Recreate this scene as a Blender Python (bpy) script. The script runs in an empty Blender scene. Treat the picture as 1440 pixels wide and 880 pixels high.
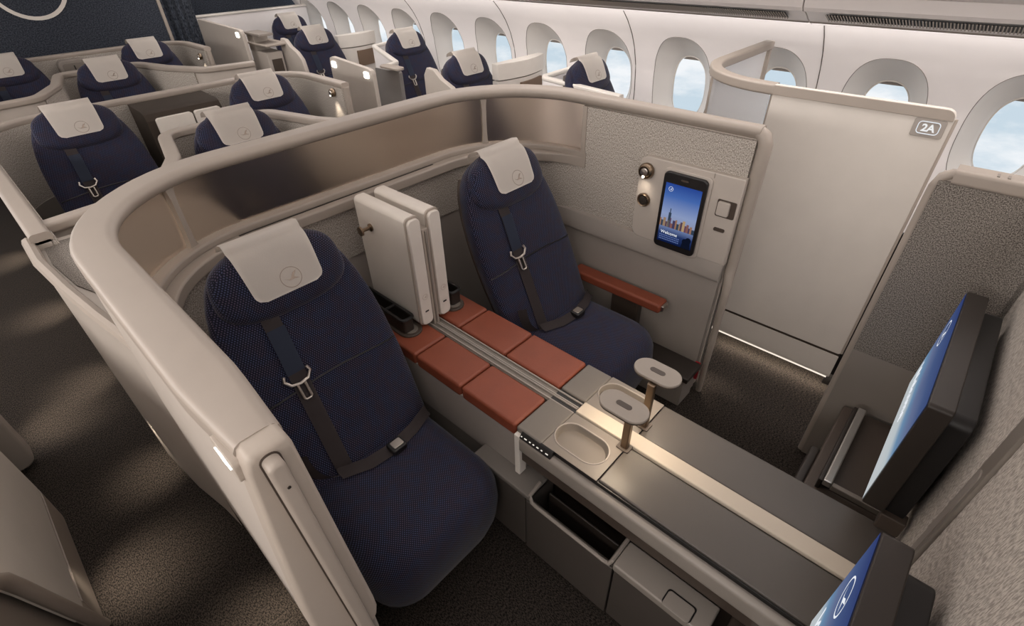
import bpy, bmesh, math, random
from mathutils import Vector, Matrix
random.seed(7)
PI = math.pi
SC = bpy.context.scene
COL = SC.collection
OFF = {}

# ---------------------------------------------------------------- materials
def new_mat(name):
    m = bpy.data.materials.new(name); m.use_nodes = True
    nt = m.node_tree
    return m, nt, nt.nodes['Principled BSDF']

def N(nt, typ, **kw):
    n = nt.nodes.new(typ)
    for k, v in kw.items():
        setattr(n, k, v)
    return n

def setin(n, **kw):
    for k, v in kw.items():
        n.inputs[k.replace('_', ' ')].default_value = v

def math_n(nt, op, a, b=None, c=None):
    n = N(nt, 'ShaderNodeMath', operation=op)
    for i, v in enumerate((a, b, c)):
        if v is None: continue
        if isinstance(v, (int, float)): n.inputs[i].default_value = v
        else: nt.links.new(v, n.inputs[i])
    return n.outputs[0]

def plastic(name, col, rough=.45, var=.05, scale=9.0, metal=0.0, bump=0.0, spec=.5):
    m, nt, b = new_mat(name)
    tc = N(nt, 'ShaderNodeTexCoord')
    nz = N(nt, 'ShaderNodeTexNoise'); setin(nz, Scale=scale, Detail=3.0)
    nt.links.new(tc.outputs['Object'], nz.inputs['Vector'])
    mr = N(nt, 'ShaderNodeMapRange'); setin(mr, To_Min=1 - var, To_Max=1 + var)
    nt.links.new(nz.outputs['Fac'], mr.inputs['Value'])
    mx = N(nt, 'ShaderNodeVectorMath', operation='SCALE')
    mx.inputs[0].default_value = col[:3]
    nt.links.new(mr.outputs[0], mx.inputs['Scale'])
    nt.links.new(mx.outputs[0], b.inputs['Base Color'])
    b.inputs['Roughness'].default_value = rough
    b.inputs['Metallic'].default_value = metal
    b.inputs['Specular IOR Level'].default_value = spec
    if bump:
        n2 = N(nt, 'ShaderNodeTexNoise'); setin(n2, Scale=260.0, Detail=2.0)
        nt.links.new(tc.outputs['Object'], n2.inputs['Vector'])
        bp = N(nt, 'ShaderNodeBump'); setin(bp, Strength=bump, Distance=.002)
        nt.links.new(n2.outputs['Fac'], bp.inputs['Height'])
        nt.links.new(bp.outputs[0], b.inputs['Normal'])
    return m

def weave(name, c1, c2, su=300., sv=110., rough=.9):
    m, nt, b = new_mat(name)
    uv = N(nt, 'ShaderNodeUVMap')
    mp = N(nt, 'ShaderNodeMapping'); mp.inputs['Scale'].default_value = (su, sv, 1)
    nt.links.new(uv.outputs[0], mp.inputs['Vector'])
    nz = N(nt, 'ShaderNodeTexNoise'); setin(nz, Scale=1.0, Detail=2.0, Roughness=.6)
    nt.links.new(mp.outputs[0], nz.inputs['Vector'])
    cr = N(nt, 'ShaderNodeValToRGB')
    cr.color_ramp.elements[0].position = .41; cr.color_ramp.elements[0].color = (*c1, 1)
    cr.color_ramp.elements[1].position = .59; cr.color_ramp.elements[1].color = (*c2, 1)
    nt.links.new(nz.outputs['Fac'], cr.inputs[0])
    nt.links.new(cr.outputs[0], b.inputs['Base Color'])
    b.inputs['Roughness'].default_value = rough
    b.inputs['Specular IOR Level'].default_value = .2
    bp = N(nt, 'ShaderNodeBump'); setin(bp, Strength=.35, Distance=.002)
    nt.links.new(nz.outputs['Fac'], bp.inputs['Height']); nt.links.new(bp.outputs[0], b.inputs['Normal'])
    return m

def dotted(name, base, d1, d2, pitch=.0085):
    m, nt, b = new_mat(name)
    uv = N(nt, 'ShaderNodeUVMap')
    sp = N(nt, 'ShaderNodeSeparateXYZ'); nt.links.new(uv.outputs[0], sp.inputs[0])
    u = math_n(nt, 'MULTIPLY', sp.outputs[0], 1 / pitch)
    v = math_n(nt, 'MULTIPLY', sp.outputs[1], 1 / (pitch * .72))
    row = math_n(nt, 'FLOOR', v)
    par = math_n(nt, 'MULTIPLY', math_n(nt, 'FLOORED_MODULO', row, 2.0), .5)
    uu = math_n(nt, 'ADD', u, par)
    fu = math_n(nt, 'SUBTRACT', math_n(nt, 'FRACT', uu), .5)
    fv = math_n(nt, 'SUBTRACT', math_n(nt, 'FRACT', v), .5)
    d = math_n(nt, 'SQRT', math_n(nt, 'ADD', math_n(nt, 'MULTIPLY', fu, fu), math_n(nt, 'MULTIPLY', math_n(nt, 'MULTIPLY', fv, fv), .6)))
    mask = N(nt, 'ShaderNodeMapRange'); setin(mask, From_Min=.17, From_Max=.32, To_Min=1.0, To_Max=0.0)
    nt.links.new(d, mask.inputs['Value'])
    wn = N(nt, 'ShaderNodeTexNoise'); setin(wn, Scale=26.0, Detail=2.0)
    nt.links.new(uv.outputs[0], wn.inputs['Vector'])
    cr = N(nt, 'ShaderNodeValToRGB')
    cr.color_ramp.elements[0].position = .4; cr.color_ramp.elements[0].color = (*d1, 1)
    cr.color_ramp.elements[1].position = .6; cr.color_ramp.elements[1].color = (*d2, 1)
    nt.links.new(wn.outputs['Fac'], cr.inputs[0])
    mx = N(nt, 'ShaderNodeMix', data_type='RGBA')
    mx.inputs['A'].default_value = (*base, 1)
    nt.links.new(mask.outputs[0], mx.inputs['Factor']); nt.links.new(cr.outputs[0], mx.inputs['B'])
    nt.links.new(mx.outputs['Result'], b.inputs['Base Color'])
    b.inputs['Roughness'].default_value = .85
    b.inputs['Specular IOR Level'].default_value = .2
    b.inputs['Sheen Weight'].default_value = .12
    bp = N(nt, 'ShaderNodeBump'); setin(bp, Strength=.3, Distance=.002)
    nt.links.new(mask.outputs[0], bp.inputs['Height']); nt.links.new(bp.outputs[0], b.inputs['Normal'])
    return m

def emit(name, col, s):
    m = bpy.data.materials.new(name); m.use_nodes = True; nt = m.node_tree
    nt.nodes.remove(nt.nodes['Principled BSDF'])
    e = N(nt, 'ShaderNodeEmission'); e.inputs[0].default_value = (*col, 1); e.inputs[1].default_value = s
    nt.links.new(e.outputs[0], nt.nodes['Material Output'].inputs[0])
    return m

def screen(name, stops, strength, axis=1, streak=0.0):
    """picture on a display: emission gradient across its UV (0..1)"""
    m = bpy.data.materials.new(name); m.use_nodes = True; nt = m.node_tree
    nt.nodes.remove(nt.nodes['Principled BSDF'])
    uv = N(nt, 'ShaderNodeUVMap'); sp = N(nt, 'ShaderNodeSeparateXYZ'); nt.links.new(uv.outputs[0], sp.inputs[0])
    val = sp.outputs[axis]
    if streak:
        nz = N(nt, 'ShaderNodeTexNoise'); setin(nz, Scale=2.2, Detail=1.0)
        nt.links.new(uv.outputs[0], nz.inputs['Vector'])
        o = math_n(nt, 'MULTIPLY', math_n(nt, 'SUBTRACT', nz.outputs['Fac'], .5), streak)
        val = math_n(nt, 'ADD', val, math_n(nt, 'ADD', o, math_n(nt, 'MULTIPLY', sp.outputs[1 - axis], streak)))
    cr = N(nt, 'ShaderNodeValToRGB')
    els = cr.color_ramp.elements
    els[0].position, els[0].color = stops[0][0], (*stops[0][1], 1)
    els[1].position, els[1].color = stops[-1][0], (*stops[-1][1], 1)
    for p, c in stops[1:-1]:
        e = els.new(p); e.color = (*c, 1)
    nt.links.new(val, cr.inputs[0])
    e = N(nt, 'ShaderNodeEmission'); e.inputs[1].default_value = strength
    nt.links.new(cr.outputs[0], e.inputs[0])
    nt.links.new(e.outputs[0], nt.nodes['Material Output'].inputs[0])
    return m

def glass(name, tint, rough, ior=1.15):
    m, nt, b = new_mat(name)
    b.inputs['Base Color'].default_value = (*tint, 1)
    b.inputs['Transmission Weight'].default_value = 1.0
    b.inputs['Roughness'].default_value = rough
    b.inputs['IOR'].default_value = ior
    nz = N(nt, 'ShaderNodeTexNoise'); setin(nz, Scale=400.0)
    bp = N(nt, 'ShaderNodeBump'); setin(bp, Strength=.02, Distance=.001)
    nt.links.new(nz.outputs['Fac'], bp.inputs['Height']); nt.links.new(bp.outputs[0], b.inputs['Normal'])
    return m

M = dict(
    beige=plastic('beige_plastic', (.345, .297, .256), .45),
    beige_d=plastic('beige_plastic_inner', (.40, .345, .295), .5),
    panel=plastic('warm_grey_panel', (.46, .41, .365), .5),
    door=plastic('door_panel', (.63, .585, .535), .45),
    grey=plastic('grey_plastic', (.245, .215, .19), .5),
    greyl=plastic('grey_shell_plastic', (.33, .295, .265), .5),
    desk=plastic('dark_grey_desk', (.076, .065, .056), .38, bump=.08),
    deskpad=plastic('grey_pad', (.16, .143, .126), .6, bump=.15),
    tray=plastic('tray_plastic', (.19, .165, .142), .4),
    lamphead=plastic('lamp_head_plastic', (.31, .27, .232), .45),
    lid=plastic('lid_plastic', (.27, .238, .208), .42),
    dark=plastic('dark_brown_plastic', (.021, .0155, .012), .45),
    dark2=plastic('brown_plastic', (.062, .046, .036), .42),
    brownb=plastic('brown_locker_plastic', (.040, .030, .023), .7, spec=.2),
    black=plastic('black_plastic', (.008, .007, .007), .4),
    leather=plastic('rust_leather', (.225, .054, .026), .5, var=.12, scale=14, bump=.25),
    cream=plastic('cream_strip', (.53, .46, .375), .45),
    white=plastic('white_cover', (.78, .72, .66), .75, var=.04, bump=.1),
    locker=plastic('white_locker_plastic', (.68, .63, .575), .4),
    wall=plastic('sidewall_plastic', (.86, .815, .80), .5, var=.02),
    reveal=plastic('window_reveal', (.76, .725, .69), .5, var=.02),
    belt=plastic('belt_webbing', (.060, .046, .046), .7, bump=.3),
    beltblue=plastic('belt_sleeve', (.036, .048, .085), .7, bump=.3),
    metal=plastic('brushed_metal', (.55, .50, .45), .3, metal=1.0),
    bronze=plastic('bronze_metal', (.23, .17, .12), .35, metal=1.0),
    silver=plastic('silver_trim', (.62, .60, .57), .28, metal=.9),
    mark=plastic('printed_mark', (.40, .32, .26), .7),
    trim_white=plastic('bright_trim', (.75, .70, .64), .4),
    fab=weave('grey_fabric', (.23, .20, .175), (.57, .525, .47), 390., 150.),
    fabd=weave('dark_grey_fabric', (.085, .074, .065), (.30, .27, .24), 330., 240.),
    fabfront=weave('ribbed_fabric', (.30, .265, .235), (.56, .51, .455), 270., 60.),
    navy=dotted('navy_dotted_fabric', (.0048, .0055, .0150), (.056, .066, .135), (.078, .058, .092)),
    bulk=weave('navy_bulkhead_fabric', (.022, .026, .036), (.060, .068, .086), 90., 90.),
    curtain=weave('charcoal_curtain_fabric', (.05, .058, .075), (.16, .175, .21), 90., 30.),
    carpet=weave('brown_carpet', (.0065, .0053, .0046), (.050, .040, .033), 270., 110., 1.0),
    brown=plastic('brown_niche', (.15, .095, .06), .5),
    glass=glass('frosted_glass', (.70, .60, .51), .34, 1.30),
    glassw=glass('pale_frosted_glass', (.95, .955, .965), .60, 1.45),
    pane=glass('window_pane', (.97, .985, 1.0), .0, 1.04),
    sill=emit('sill_glow', (1, .88, .74), 1.0),
    lit=emit('lit_sign', (1, .96, .90), 4.0),
    bulb=emit('lamp_bulb', (1, .86, .66), 9.0),
    icon=emit('lit_icon', (1, .93, .82), .8),
    ink=emit('screen_white', (.9, .94, 1), .9),
)

# ---------------------------------------------------------------- mesh helpers
def box_uv(me):
    uv = me.uv_layers.new(name='UVMap') if not me.uv_layers else me.uv_layers[0]
    vs = me.vertices
    for p in me.polygons:
        n = p.normal; ax, ay, az = abs(n.x), abs(n.y), abs(n.z)
        for li in p.loop_indices:
            c = vs[me.loops[li].vertex_index].co
            if az >= ax and az >= ay: uv.data[li].uv = (c.y, c.x)
            elif ax >= ay: uv.data[li].uv = (c.y, c.z)
            else: uv.data[li].uv = (c.x, c.z)

def world_off(o):
    v = Vector((0, 0, 0))
    while o is not None:
        v += Vector(o.location); o = o.parent
    return v

def obj(name, bm, mat, parent=None, smooth=38, uv=True, **props):
    bmesh.ops.recalc_face_normals(bm, faces=bm.faces)
    me = bpy.data.meshes.new(name)
    if parent is not None:
        bmesh.ops.translate(bm, verts=bm.verts, vec=-world_off(parent))
    bm.to_mesh(me); bm.free()
    me.materials.append(mat)
    if smooth:
        for p in me.polygons: p.use_smooth = True
        me.set_sharp_from_angle(angle=math.radians(smooth))
    if uv and not me.uv_layers: box_uv(me)
    o = bpy.data.objects.new(name, me); COL.objects.link(o)
    if smooth and smooth <= 50 and len(me.polygons) < 4000:
        wn = o.modifiers.new('flat_faces', 'WEIGHTED_NORMAL'); wn.keep_sharp = True; wn.weight = 80
    if parent is not None: o.parent = parent
    for k, v in props.items(): o[k] = v
    return o

def thing(name, label, cat, loc=(0, 0, 0), group=None, kind=None):
    o = bpy.data.objects.new(name, None); COL.objects.link(o)
    o.location = loc; o.empty_display_size = .1
    o['label'] = label
    if cat: o['category'] = cat
    if group: o['group'] = group
    if kind: o['kind'] = kind
    return o

def B(): return bmesh.new()

def add_box(bm, x0, x1, y0, y1, z0, z1, bev=0.0, seg=3):
    r = bmesh.ops.create_cube(bm, size=1.0)
    vs = r['verts']
    for v in vs:
        v.co = Vector(((x0 + x1) / 2 + v.co.x * (x1 - x0), (y0 + y1) / 2 + v.co.y * (y1 - y0), (z0 + z1) / 2 + v.co.z * (z1 - z0)))
    if bev:
        es = list({e for v in vs for e in v.link_edges})
        bmesh.ops.bevel(bm, geom=es, offset=bev, segments=seg, profile=.5, affect='EDGES')
    return bm

def box(*a, **k): return add_box(B(), *a, **k)

def rrect(x0, x1, y0, y1, r, n=6, corners=(1, 1, 1, 1)):
    """rounded rectangle, ccw; corners: (x0y0, x1y0, x1y1, x0y1)"""
    out = []
    for (cx, cy, a0, on) in ((x0, y0, PI, corners[0]), (x1, y0, 1.5 * PI, corners[1]), (x1, y1, 0, corners[2]), (x0, y1, .5 * PI, corners[3])):
        rr = r if on is True or on == 1 else float(on)
        if rr <= 0: out.append((cx, cy)); continue
        ox = cx + rr if cx == x0 else cx - rr
        oy = cy + rr if cy == y0 else cy - rr
        for i in range(n + 1):
            a = a0 + .5 * PI * i / n
            out.append((ox + rr * math.cos(a), oy + rr * math.sin(a)))
    return out

def prism(poly, axis, lo, hi, bev=0.0, bm=None, seg=2):
    """extrude a 2D outline along axis. axis x: poly=(y,z); y: poly=(x,z); z: poly=(x,y)"""
    bm = bm or B()
    def P3(p, t):
        if axis == 'x': return (t, p[0], p[1])
        if axis == 'y': return (p[0], t, p[1])
        return (p[0], p[1], t)
    n = len(poly)
    if bev:
        # stacked, inset outlines give a rounded rim
        cx = sum(p[0] for p in poly) / n; cy = sum(p[1] for p in poly) / n
        mx = max(abs(p[0] - cx) for p in poly); my = max(abs(p[1] - cy) for p in poly)
        rings = []
        k = seg + 1
        lay = [(lo + bev * (1 - math.cos(.5 * PI * i / k)), bev * (1 - math.sin(.5 * PI * i / k))) for i in range(k + 1)]
        lay += [(hi - (t - lo), ins) for t, ins in reversed(lay)]
        for t, ins in lay:
            fx, fy = max(0., 1 - ins / max(mx, 1e-6)), max(0., 1 - ins / max(my, 1e-6))
            rings.append([bm.verts.new(P3((cx + (p[0] - cx) * fx, cy + (p[1] - cy) * fy), t)) for p in poly])
    else:
        rings = [[bm.verts.new(P3(p, t)) for p in poly] for t in (lo, hi)]
    for a, b in zip(rings, rings[1:]):
        for i in range(n):
            j = (i + 1) % n
            bm.faces.new((a[i], a[j], b[j], b[i]))
    bm.faces.new(list(reversed(rings[0]))); bm.faces.new(rings[-1])
    return bm

def loft(rings, cap=True, closed=True, bm=None):
    bm = bm or B()
    vr = [[bm.verts.new(p) for p in r] for r in rings]
    n = len(vr[0])
    for a, b in zip(vr, vr[1:]):
        for i in range(n if closed else n - 1):
            j = (i + 1) % n
            try: bm.faces.new((a[i], a[j], b[j], b[i]))
            except ValueError: pass
    if cap and closed:
        for r in (vr[0], vr[-1]):
            try: bm.faces.new(r)
            except ValueError: pass
    return bm

def path(pts, r=None, n=8):
    """rounded polyline [(x, y, radius)] -> [(x, y, nx, ny)], normal to the left of travel"""
    out = []
    P = [Vector((p[0], p[1])) for p in pts]
    for i, p in enumerate(pts):
        rad = p[2] if len(p) > 2 else 0
        if i == 0 or i == len(pts) - 1 or rad <= 0:
            out.append(P[i]); continue
        a = (P[i - 1] - P[i]).normalized(); b = (P[i + 1] - P[i]).normalized()
        ang = a.angle(b)
        d = min(rad / math.tan(ang / 2), (P[i - 1] - P[i]).length * .95, (P[i + 1] - P[i]).length * .95)
        rr = d * math.tan(ang / 2)
        c = P[i] + (a + b).normalized() * (rr / math.sin(ang / 2))
        s, e = P[i] + a * d - c, P[i] + b * d - c
        a0 = math.atan2(s.y, s.x); a1 = math.atan2(e.y, e.x)
        da = (a1 - a0 + PI) % (2 * PI) - PI
        for k in range(n + 1):
            t = a0 + da * k / n
            out.append(c + Vector((math.cos(t), math.sin(t))) * rr)
    res = []
    for i, p in enumerate(out):
        t = (out[min(i + 1, len(out) - 1)] - out[max(i - 1, 0)]).normalized()
        res.append((p.x, p.y, -t.y, t.x))
    return res

def resample(pp, step=.05):
    out = [pp[0]]
    for a, b in zip(pp, pp[1:]):
        d = math.hypot(b[0] - a[0], b[1] - a[1]); k = max(1, int(d / step))
        for i in range(1, k + 1):
            f = i / k
            nx, ny = a[2] + (b[2] - a[2]) * f, a[3] + (b[3] - a[3]) * f
            l = math.hypot(nx, ny) or 1
            out.append((a[0] + (b[0] - a[0]) * f, a[1] + (b[1] - a[1]) * f, nx / l, ny / l))
    return out

def cumlen(pp):
    s = [0]
    for a, b in zip(pp, pp[1:]): s.append(s[-1] + math.hypot(b[0] - a[0], b[1] - a[1]))
    return s

def sub(pp, s0, s1):
    S = cumlen(pp)
    s0, s1 = max(0, s0), min(S[-1], s1)
    def at(s):
        for i in range(len(S) - 1):
            if s <= S[i + 1] + 1e-9:
                f = (s - S[i]) / max(1e-9, S[i + 1] - S[i])
                return tuple(pp[i][k] + (pp[i + 1][k] - pp[i][k]) * f for k in range(4))
        return pp[-1]
    return [at(s0)] + [p for p, s in zip(pp, S) if s0 + 1e-4 < s < s1 - 1e-4] + [at(s1)]

def sweep(pp, prof, zf=None, bm=None):
    """prof: closed outline [(n, z)] carried along pp; zf(x,y) scales nothing but shifts z"""
    rings = []
    for (x, y, nx, ny) in pp:
        dz = zf(x, y) if zf else 0
        rings.append([(x + nx * n, y + ny * n, z + (dz if z > .5 else 0)) for n, z in prof])
    return loft(rings, bm=bm)

def rprof(n0, n1, z0, z1, r, k=4):
    return rrect(n0, n1, z0, z1, r, k)

def tube(pts, rad, sides=8, closed=False, bm=None):
    pts = [Vector(p) for p in pts]; n = len(pts)
    rings = []; up = None
    for i, p in enumerate(pts):
        if closed: t = (pts[(i + 1) % n] - pts[i - 1]).normalized()
        else: t = (pts[min(i + 1, n - 1)] - pts[max(i - 1, 0)]).normalized()
        if up is None:
            up = Vector((0, 0, 1)) if abs(t.z) < .9 else Vector((1, 0, 0))
        side = t.cross(up).normalized(); up = side.cross(t).normalized()
        r = rad[i] if isinstance(rad, (list, tuple)) else rad
        rings.append([p + (side * math.cos(2 * PI * k / sides) + up * math.sin(2 * PI * k / sides)) * r for k in range(sides)])
    if closed: rings.append(rings[0])
    return loft(rings, cap=not closed, bm=bm)

def sheet(grid, th, bm=None):
    """grid of points -> thin solid"""
    b2 = B()
    vr = [[b2.verts.new(p) for p in r] for r in grid]
    for a, b in zip(vr, vr[1:]):
        for i in range(len(a) - 1):
            b2.faces.new((a[i], a[i + 1], b[i + 1], b[i]))
    bmesh.ops.solidify(b2, geom=list(b2.faces), thickness=th)
    return b2

def lathe(prof, axis_pt, axis='z', n=24, bm=None):
    """prof [(r, h)] around an axis through axis_pt"""
    rings = []
    ax, ay, az = axis_pt
    for r, h in prof:
        ring = []
        for k in range(n):
            c, s = math.cos(2 * PI * k / n) * r, math.sin(2 * PI * k / n) * r
            if axis == 'z': ring.append((ax + c, ay + s, az + h))
            elif axis == 'y': ring.append((ax + c, ay + h, az + s))
            else: ring.append((ax + h, ay + c, az + s))
        rings.append(ring)
    return loft(rings, bm=bm)

def plate_hole(rect, hole, f, steps=3, bm=None):
    """flat cell (u,v) with a hole bridged radially from the rectangle border; f maps (u,v)->3D. returns bm, hole verts"""
    bm = bm or B()
    u0, u1, v0, v1 = rect
    n = len(hole); cu = sum(p[0] for p in hole) / n; cv = sum(p[1] for p in hole) / n
    outer = []
    for (u, v) in hole:
        du, dv = u - cu, v - cv
        t = min((u1 - cu) / du if du > 1e-9 else ((u0 - cu) / du if du < -1e-9 else 1e9),
                (v1 - cv) / dv if dv > 1e-9 else ((v0 - cv) / dv if dv < -1e-9 else 1e9))
        outer.append([cu + du * t, cv + dv * t])
    for c in ((u0, v0), (u1, v0), (u1, v1), (u0, v1)):   # snap the nearest ray to each corner
        i = min(range(n), key=lambda k: (outer[k][0] - c[0]) ** 2 + (outer[k][1] - c[1]) ** 2)
        outer[i] = list(c)
    rings = []
    for s in range(steps + 1):
        t = s / steps
        rings.append([bm.verts.new(f(o[0] + (h[0] - o[0]) * t, o[1] + (h[1] - o[1]) * t)) for o, h in zip(outer, hole)])
    for a, b in zip(rings, rings[1:]):
        for i in range(n):
            j = (i + 1) % n
            try: bm.faces.new((a[i], a[j], b[j], b[i]))
            except ValueError: pass
    return bm, rings[-1]

def stadium(cx, cy, a, b, n=12):
    """a: half length in x, b: half width in y"""
    out = []
    for k in range(n + 1):
        t = -PI / 2 + PI * k / n; out.append((cx + a - b + b * math.cos(t), cy + b * math.sin(t)))
    for k in range(n + 1):
        t = PI / 2 + PI * k / n; out.append((cx - a + b + b * math.cos(t), cy + b * math.sin(t)))
    return out

def superell(cx, cy, a, b, e=2.5, n=48):
    out = []
    for k in range(n):
        t = 2 * PI * k / n; c, s = math.cos(t), math.sin(t)
        out.append((cx + a * math.copysign(abs(c) ** (2 / e), c), cy + b * math.copysign(abs(s) ** (2 / e), s)))
    return out

def text(name, body, size, mat, parent, frame, ext=.0015, bold=0.0):
    """flat lettering; frame = (origin, right, up)"""
    cu = bpy.data.curves.new(name, 'FONT'); cu.body = body; cu.size = size; cu.extrude = ext; cu.offset = size * bold
    cu.align_x = 'CENTER'; cu.align_y = 'CENTER'
    tmp = bpy.data.objects.new(name + '_tmp', cu); COL.objects.link(tmp)
    dg = bpy.context.evaluated_depsgraph_get()
    me = bpy.data.meshes.new_from_object(tmp.evaluated_get(dg))
    bpy.data.objects.remove(tmp)
    o0, r, u = (Vector(v) for v in frame); w = r.cross(u)
    off = world_off(parent)
    for v in me.vertices:
        v.co = o0 + r * v.co.x + u * v.co.y + w * v.co.z - off
    me.materials.clear(); me.materials.append(mat)
    o = bpy.data.objects.new(name, me); COL.objects.link(o); o.parent = parent
    return o

BIRD = [(-.80, .02), (-.30, -.20), (-.05, -.14), (.10, .08), (.32, .38), (.78, .56), (.60, .30), (.42, .10), (.30, -.08),
        (.52, -.22), (.82, -.40), (.30, -.30), (.02, -.32), (-.30, -.30)]

def emblem_bm(f, r, w=.07):
    """ring with a flying bird; f maps local (u,v) to 3D"""
    bm = B(); n = 40
    a = [bm.verts.new(f(r * math.cos(2 * PI * k / n), r * math.sin(2 * PI * k / n))) for k in range(n)]
    b = [bm.verts.new(f(r * (1 - w) * math.cos(2 * PI * k / n), r * (1 - w) * math.sin(2 * PI * k / n))) for k in range(n)]
    for k in range(n):
        j = (k + 1) % n; bm.faces.new((a[k], a[j], b[j], b[k]))
    vs = [bm.verts.new(f(r * .88 * u, r * .88 * v)) for u, v in BIRD]
    fc = bm.faces.new(vs)
    bmesh.ops.triangulate(bm, faces=[fc])
    return bm

def interp(tab, t):
    for (a, va), (b, vb) in zip(tab, tab[1:]):
        if t <= b:
            f = (t - a) / (b - a) if b > a else 0
            f = f * f * (3 - 2 * f) if False else f
            return va + (vb - va) * f
    return tab[-1][1]

# ================================================================= the seat
CL = [(.03, .36), (-.03, .46), (-.105, .61), (-.185, .77), (-.262, .93), (-.330, 1.065), (-.368, 1.145), (-.388, 1.200)]
CLS = [0]
for a_, b_ in zip(CL, CL[1:]): CLS.append(CLS[-1] + math.dist(a_, b_))
LEN = CLS[-1]
def frame(s):
    s = max(-.05, min(LEN + .05, s))
    i = 0
    while i < len(CL) - 2 and s > CLS[i + 1]: i += 1
    f = (s - CLS[i]) / (CLS[i + 1] - CLS[i])
    def tan(k):
        a = CL[max(k - 1, 0)]; b = CL[min(k + 1, len(CL) - 1)]
        v = Vector((b[0] - a[0], 0, b[1] - a[1])); return v.normalized()
    p = Vector((CL[i][0] + (CL[i + 1][0] - CL[i][0]) * f, 0, CL[i][1] + (CL[i + 1][1] - CL[i][1]) * f))
    t = (tan(i) * (1 - f) + tan(i + 1) * f).normalized()
    return p, t, Vector((t.z, 0, -t.x))
HW = [(0, .270), (.12, .283), (.25, .291), (.4, .297), (.55, .294), (.66, .286), (.76, .270), (.84, .248), (.90, .222), (.945, .190), (.975, .150), (.992, .10), (1.0, .05)]
def SP(y, s, n):
    p, t, nn = frame(s)
    q = p + nn * n
    return Vector((q.x, y, q.z))
def back_n(y, t):
    w = interp(HW, t); e = min(1, abs(y) / w)
    top = min(1, (1 - t) / .06) ** .5 if t > .94 else 1
    return .052 * (1 - e ** 2.6) ** (1 / 2.2) * top
HT0, HT1 = .728, 1.000
def head_w(t):
    tau = (t - (HT0 + HT1) / 2) / ((HT1 - HT0) / 2)
    tau = max(-1, min(1, tau))
    w = .236 * (1 - abs(tau) ** 3.0) ** (1 / 2.6)
    return w * (1 - .10 * (tau + 1) / 2)
def head_n(y, t, rim=1.0):
    tau = (t - (HT0 + HT1) / 2) / ((HT1 - HT0) / 2); tau = max(-1, min(1, tau))
    w = max(1e-4, head_w(t)); e = min(1, abs(y) / w)
    return .030 + .058 * (1 - e ** 3.0) ** (1 / 2.4) * (1 - abs(tau) ** 4) ** (1 / 2.4)

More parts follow.
